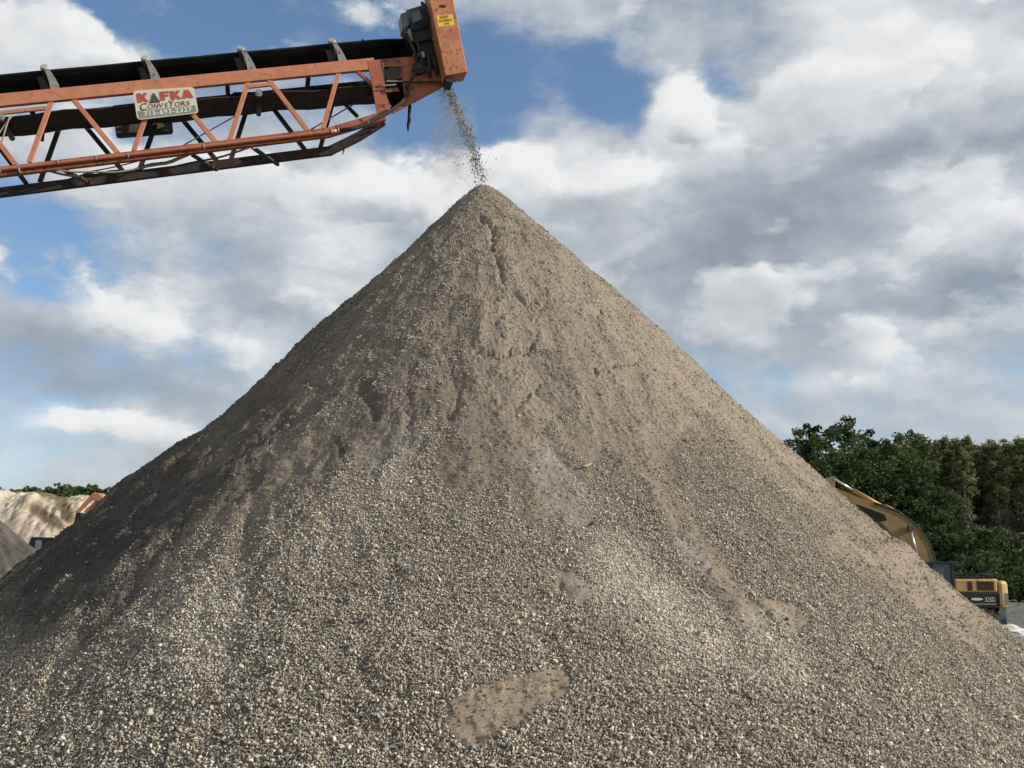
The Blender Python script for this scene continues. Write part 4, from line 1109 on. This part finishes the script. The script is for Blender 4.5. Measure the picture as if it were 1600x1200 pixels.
# small grey heap at the left edge
hp = P(-75, 915, 30.0)
th2 = np.linspace(0, 2 * np.pi, 361)[:-1]; r2 = np.linspace(.01, 8.5, 190)
T2, R2 = np.meshgrid(th2, r2, indexing='ij')
hx = R2 * np.sin(T2); hy = -R2 * np.cos(T2)
hz_ = 4.36 - .96 * (np.sqrt(R2 ** 2 + .4) - .63)
hz_ += (.22 * fbm(hx * .7, hy * .7, 4, 51) + .13 * (perl(T2 * 9, R2 * .5, 52)) + .06 * fbm(hx * 4, hy * 4, 3, 53)) * sm(R2, .2, 2)
hz_ = np.where(hz_ > .3, hz_, .3 * np.exp(np.clip((hz_ - .3) / .4, -9, 0)) - .02)
cH = np.empty(hx.shape + (3,), np.float32); cH[:] = (.075, .07, .062)
wq = sm(fbm(hx * 1.2, hy * 1.2, 4, 54) + .3 * perl(T2 * 9, R2 * .5, 52), -.1, .4)[..., None]; cH = cH * (1 - wq) + np.array((.125, .112, .097)) * wq
wq = (sm(R2, 5, 7))[..., None]; cH = cH * (1 - wq) + np.array((.21, .195, .165)) * wq
cH *= (1 + .4 * fbm(hx * 6, hy * 6, 3, 55))[..., None]
k_ = np.arange(hx.size).reshape(hx.shape); kr = np.roll(k_, -1, 0)
Fh = np.stack([k_[:, :-1], k_[:, 1:], kr[:, 1:], kr[:, :-1]], -1).reshape(-1, 4)
gh = np_mesh('gravel_heap', np.stack([hx, hy, hz_], -1).reshape(-1, 3), Fh, PILE_M, smooth=True, attrs={'col': ('POINT', np.clip(cH, .02, .8).reshape(-1, 3).astype(np.float32))})
gh.location = (hp[0], 30, 0); tag(gh, 'small dark grey gravel heap cut off by the left edge', 'gravel heap')

# ------------------------------------------------------------------ foliage
def leaf_attr_mat(name, trans=.3): return attr_mat(name, 'col', .6, nscale=1.5, nvar=.15, spec=.25, trans=trans)
LEAF_M = leaf_attr_mat('leaves')


def leaves(name, clumps, per, size, cols, parent, rng, drop=0.0, elong=1.0):
    """clumps: (n,4) centre + radius; a cloud of small leaf sprays round each"""
    n = len(clumps); k = np.repeat(np.arange(n), per)
    dirn = rng.normal(size=(len(k), 3)); dirn /= np.linalg.norm(dirn, axis=1)[:, None]
    rad = clumps[k, 3] * rng.random(len(k)) ** .45
    c = clumps[k, :3] + dirn * rad[:, None] * np.array([1, 1, .8])
    a = rng.normal(size=(len(k), 3)); a[:, 2] *= .6; a[:, 2] -= drop; a /= np.linalg.norm(a, axis=1)[:, None]
    b = rng.normal(size=(len(k), 3)); b -= a * (a * b).sum(1)[:, None]; b /= np.linalg.norm(b, axis=1)[:, None]
    s = size * rng.uniform(.6, 1.35, len(k))
    L1 = a * (s * elong)[:, None]; W1 = b * (s * .45)[:, None]
    nn = np.cross(a, b) * (s * .18)[:, None]
    v = np.stack([c - L1 * .5, c + W1 * .5 + nn, c + L1 * .5, c - W1 * .5 + nn], 1)
    base = np.array(cols)[rng.integers(0, len(cols), n)][k] * rng.uniform(.65, 1.35, (len(k), 1))
    return np_mesh(name, v.reshape(-1, 3), np.arange(len(k) * 4).reshape(-1, 4), LEAF_M, parent, False, {'col': ('POINT', np.repeat(base, 4, 0).astype(np.float32))})


def trunk(name, pts, r0, parent, mat=BARK, limbs=()):
    m = MB(); m.tube(pts, list(np.linspace(r0, r0 * .25, len(pts))), 9)
    for l in limbs: m.tube(l, list(np.linspace(r0 * .4, r0 * .08, len(l))), 6)
    return m.build(name, mat, parent)


GREENS = [(.050, .085, .028), (.072, .110, .034), (.034, .060, .022), (.115, .145, .055)]
OLIVES = [(.21, .235, .10), (.26, .26, .125), (.15, .185, .08), (.33, .31, .16)]
GREYS = [(.22, .20, .17), (.28, .25, .215), (.16, .15, .125), (.14, .15, .10)]
BRIGHT = [(.09, .15, .04), (.12, .18, .05), (.06, .11, .03)]


def broadleaf(seed, h, wdt):
    rng = np.random.default_rng(seed); t = empty('broadleaf_tree')
    lobes = []
    for i in range(26):
        a = rng.uniform(0, 6.28); rr = wdt * .5 * rng.random() ** .6; z = h * rng.uniform(.25, .86)
        lobes.append((rr * math.cos(a), rr * math.sin(a), z, h * rng.uniform(.10, .16)))
    lobes += [(wdt * .1 * rng.normal(), 0, h * .93, h * .08), (-wdt * .15, .2, h * .88, h * .09), (wdt * .22, 0, h * .84, h * .1), (0, .4, h * .78, h * .13), (-wdt * .25, 0, h * .76, h * .12), (wdt * .3, .3, h * .7, h * .13), (wdt * .1, -.5, h * .66, h * .14), (-wdt * .3, .3, h * .6, h * .14)]
    cl = []
    for x, y, z, r in lobes:
        for _ in range(16):
            d = rng.normal(size=3); d /= np.linalg.norm(d); q = np.array([x, y, z]) + d * r * rng.uniform(.6, 1.0)
            cl.append((*q, r * rng.uniform(.22, .42)))
    leaves('crown', np.array(cl), 52, .34, GREENS, t, rng)
    limbs = [[(0, 0, h * .2), (x * .5, y * .5, (h * .2 + z) * .5), (x, y, z)] for x, y, z, r in lobes[:12]]
    trunk('trunk', [(0, 0, 0), (.1, .05, h * .25), (0, .1, h * .5), (.1, 0, h * .72)], h * .026, t, BARK, limbs)
    return t


PALEBARK = simple('pale_grey_bark', (.30, .27, .23), .9, .35, 3)


def cypress(seed, h, wdt):
    rng = np.random.default_rng(seed); t = empty('cypress_tree'); cl = []; cg = []; limbs = []
    nb = 46
    for i in range(nb):
        z = h * (.10 + .88 * (i / nb)); f = (z / h)
        reach = wdt * .5 * (1.0 - .45 * f) * rng.uniform(.45, 1.1) if f < .85 else wdt * .25 * rng.uniform(.2, 1.0)
        a = rng.uniform(0, 6.28); e = np.array([reach * math.cos(a), reach * math.sin(a), z + reach * .15])
        limbs.append([(0, 0, z - .3), tuple(e)])
        for k in range(7 if f > .4 else 3):
            u = rng.uniform(.3, 1.05); q = e * [u, u, 1] + rng.normal(size=3) * .3
            (cl if (f > .62 or rng.random() < .25) else cg).append((*q, rng.uniform(.25, .55)))
    for _ in range(14): cl.append((rng.normal() * .22, rng.normal() * .22, h * rng.uniform(.84, 1.0), rng.uniform(.22, .42)))
    leaves('crown', np.array(cl), 30, .25, OLIVES + GREENS[:2], t, rng, .2, 1.2)
    leaves('hanging_moss', np.array(cg), 15, .28, GREYS, t, rng, 1.0, 2.0)
    trunk('trunk', [(0, 0, 0), (.08, 0, h * .3), (-.05, .05, h * .65), (0, 0, h * .98)], .28, t, PALEBARK, limbs)
    return t


def bushy(name, seed, h, wdt, cols, leaf=.26, per=46, nl=12):
    rng = np.random.default_rng(seed); t = empty(name); cl = []
    limbs = []
    for i in range(nl):
        a = rng.uniform(0, 6.28); rr = wdt * .5 * rng.random() ** .5; z = h * rng.uniform(.2, .88) * (1 - .25 * (rr / (wdt * .5)) ** 2)
        r = h * rng.uniform(.12, .22); limbs.append([(0, 0, h * .1), (rr * math.cos(a), rr * math.sin(a), z)])
        for _ in range(11):
            d = rng.normal(size=3); d /= np.linalg.norm(d); q = np.array([rr * math.cos(a), rr * math.sin(a), z]) + d * r * .85
            if q[2] > .1: cl.append((*q, r * rng.uniform(.25, .5)))
    leaves('crown', np.array(cl), per, leaf, cols, t, rng)
    trunk('trunk', [(0, 0, 0), (.05, 0, h * .35), (0, .05, h * .7)], h * .03, t, BARK, limbs)
    return t


def stand(o, px, pytop, Y, h, rz, z0=0.0):
    """set a plant on the ground at distance Y, scaled so that it reaches the surveyed height"""
    p = P(px, pytop, Y); s = (p[2] - z0) / h
    o.location = (p[0], Y, z0); o.rotation_euler = (0, 0, rz); o.scale = (s, s, s)


def plant_group(protos, spots, group, labels, z0=0.0):
    for i, (k, px, py, Y) in enumerate(spots):
        pr, h = protos[k]
        o = pr if not pr.get('used') else copy_tree(pr)
        pr['used'] = 1
        if 'used' in o: pass
        stand(o, px, py, Y, h, random.uniform(0, 6.28), z0 if not callable(z0) else z0(px, Y))
        o['group'] = group; o['label'] = labels[i] if isinstance(labels, list) else labels; o['category'] = 'tree' if 'tree' in o.name else 'shrub'
    for pr, h in protos:
        if 'used' in pr: del pr['used']
    for o in bpy.data.objects:
        if 'used' in o: del o['used']


B1_ = (broadleaf(1, 15, 12), 15); B2_ = (broadleaf(2, 14, 10), 14)
plant_group([B1_, B2_], [(0, 1296, 650, 88), (1, 1362, 690, 92), (1, 1424, 745, 86), (0, 1225, 700, 95)], 'broadleaf trees beyond the pile',
            ['tall dark broadleaf tree with the highest crown, just right of the pile slope', 'dark broadleaf tree between the tallest crown and the cypresses', 'lower dark broadleaf tree behind the excavator boom', 'dark broadleaf tree mostly hidden behind the pile'])
CY = [(cypress(11, 17, 3.0), 17), (cypress(12, 17, 2.5), 17), (cypress(13, 17, 3.3), 17)]
cyp = []; cxs = [1388, 1402, 1416, 1430, 1441, 1455, 1468, 1479, 1490, 1501, 1513, 1527, 1540, 1552, 1566, 1578, 1590, 1603, 1618]
cys = [694, 690, 685, 681, 692, 694, 690, 684, 694, 686, 683, 699, 690, 694, 688, 695, 685, 690, 686]
for i, (x_, y_) in enumerate(zip(cxs, cys)): cyp.append((i % 3, x_, y_, 104 + (i * 7) % 9))
for i in range(18): cyp.append(((i + 1) % 3, 1380 + i * 13.5, 708 + (i * 13) % 17, 120 + (i * 5) % 8))
plant_group(CY, cyp, 'cypress trees in the wood on the right', 'tall slim cypress with olive top and grey mossy branches in the wood behind the excavator')
SH = [(bushy('shrub', 21, 6, 7, GREENS + BRIGHT[:1]), 6), (bushy('shrub', 22, 5, 6, GREENS), 5)]
shs = [(0, 1462, 812, 82), (1, 1500, 818, 80), (0, 1535, 826, 78), (1, 1568, 818, 80), (0, 1600, 822, 79), (0, 1430, 800, 84), (1, 1515, 855, 74), (0, 1585, 852, 74), (1, 1550, 868, 71), (0, 1480, 860, 73)]
plant_group(SH, shs, 'green shrubs in front of the wood', 'bushy green shrub at the foot of the cypress wood behind the excavator')
BU = [(bushy('bank_bush', 31, 2.2, 3.0, BRIGHT + OLIVES[:1], .17, 40, 10), 2.2), (bushy('bank_bush', 32, 2.0, 2.4, GREENS + BRIGHT[:1], .16, 40, 9), 2.0), (bushy('bank_bush', 33, 2.4, 2.2, BRIGHT, .17, 40, 9), 2.4)]
bxs = list(range(-60, 190, 9))
spots = []
for i, x_ in enumerate(bxs):
    y_ = np.interp(x_, [-60, 0, 12, 30, 45, 65, 90, 115, 135, 158, 175, 190], [756, 758, 762, 757, 757, 757, 754, 751, 756, 757, 763, 765]) + random.uniform(-2.0, 3.5)
    spots.append((i % 3, x_, y_, 80 + (i * 5) % 9))
plant_group(BU, spots, 'bushes along the top of the sand bank', 'small green bush growing along the top of the pale sand bank', z0=lambda px, Y: CZ + (915 - np.interp(px, rid_px, rid_py)) / FPX * 75.0 - .35)
for o in bpy.data.objects:
    if o.name.startswith('bank_bush'): o['category'] = 'bush'

# grass strip, concrete blocks, white rocks on the right
rng = np.random.default_rng(77); ng = 26000
gx_ = rng.uniform(22, 62, ng); gy_ = rng.uniform(63, 74, ng)
gcl = np.stack([gx_, gy_, np.full(ng, .0)], -1); a = rng.uniform(0, 6.28, ng); hgt = rng.uniform(.12, .45, ng)
side = np.stack([np.cos(a), np.sin(a), 0 * a], -1) * .035; lean = np.stack([rng.normal(0, .12, ng), rng.normal(0, .12, ng), hgt], -1)
v = np.stack([gcl - side, gcl + side, gcl + lean], 1)
gc = np.array([(.05, .075, .02), (.08, .09, .03), (.035, .055, .018)])[rng.integers(0, 3, ng)]
tag(np_mesh('grass', v.reshape(-1, 3), np.arange(ng * 3).reshape(-1, 3), LEAF_M, None, False, {'col': ('POINT', np.repeat(gc, 3, 0).astype(np.float32))}), 'strip of green grass behind the concrete blocks at the right', 'grass', kind='stuff')
blk = None
for i, (px, Y) in enumerate(((1580, 60), (1600.5, 60.1))):
    p = P(px, 915, Y)
    if blk is None:
        m = MB(); m.box((-.6, -.35, 0), (.6, .35, 1.15)); m.box((-.6, -.38, .0), (-.52, .38, .3)); m.box((.52, -.38, 0), (.6, .38, .3)); m.tube([(-.25, 0, 1.15), (-.2, 0, 1.24), (0, 0, 1.28), (.2, 0, 1.24), (.25, 0, 1.15)], .02, 6)
        o = blk = m.build('concrete_block', CONC, None, .03)
    else: o = blk.copy(); COL.objects.link(o)
    o.location = (p[0], Y, 0); o.rotation_euler = (0, 0, (.05, -.06, .03)[i])
    tag(o, ['grey concrete block just right of the yellow excavator counterweight', 'grey concrete block at the right edge behind the white rocks', 'grey concrete block outside the right edge'][i], 'concrete block', 'concrete blocks beside the excavator')
rk = []
for i, (px, py, Y, s_) in enumerate(((1577, 975, 40, .62), (1597, 979, 39, .5), (1588, 984, 37.5, .3))):
    rr_ = np.random.default_rng(90 + i); import bmesh
    bm = bmesh.new(); bmesh.ops.create_icosphere(bm, subdivisions=3, radius=1.0)
    for vv in bm.verts:
        c_ = vv.co.copy(); k = 1 + .30 * float(perl(c_.x * 1.3 + i * 5, c_.y * 1.3 + c_.z * 2.1, 60)) + .12 * float(perl(c_.x * 3 + i, c_.y * 3 + c_.z * 3, 61)); vv.co = Vector((c_.x * 1.2 * k, c_.y * k, c_.z * .62 * k)) * s_
    me = bpy.data.meshes.new('white_rock'); bm.to_mesh(me); bm.free(); me.materials.append(ROCKW)
    o = bpy.data.objects.new('white_rock', me); COL.objects.link(o); p = P(px, py, Y); o.location = (p[0], Y, s_ * .35); o.rotation_euler = (0, 0, i * 1.3)
    tag(o, ['large white rock at the foot of the pile on the right', 'second white rock touching the right edge below the concrete blocks', 'smallest white rock between two larger ones', 'white rock past the right edge'][i], 'rock', 'white rocks by the pile foot')

# ------------------------------------------------------------------ twigs lying on the pile
def on_pile(px, py, lift=.02):
    dd = (pxv - px) ** 2 + (pyv - py) ** 2 + np.where(front & (np.abs(thd) < 85), 0, 1e9)
    return Vp[dd.argmin()] + np.array([0, -lift * .7, lift])
for pts, r, mt, lb in (([(908, 734), (915, 731), (924, 727)], .016, WOODP, 'pale broken twig lying high on the right part of the pile'),
                       ([(921, 817), (927, 819), (933, 812)], .012, WOOD, 'dark hooked twig on the pile below the pale twig'),
                       ([(581, 1035), (590, 1028), (600, 1018)], .011, WOODP, 'thin pale twig among the gravel left of the sand patch'),
                       ([(1100, 1093), (1112, 1088), (1124, 1092)], .010, WOODP, 'thin curved twig among the gravel right of the sand patch')):
    m = MB(); m.tube([on_pile(x, y, .035) for x, y in pts], [r, r * .9, r * .5], 7)
    if mt is WOODP: m.tube([on_pile(*pts[1], .03), on_pile(pts[1][0] + 5, pts[1][1] + 6, .02)], [r * .7, r * .3], 6)
    tag(m.build('twig', mt), lb, 'twig', 'twigs lying on the gravel pile')
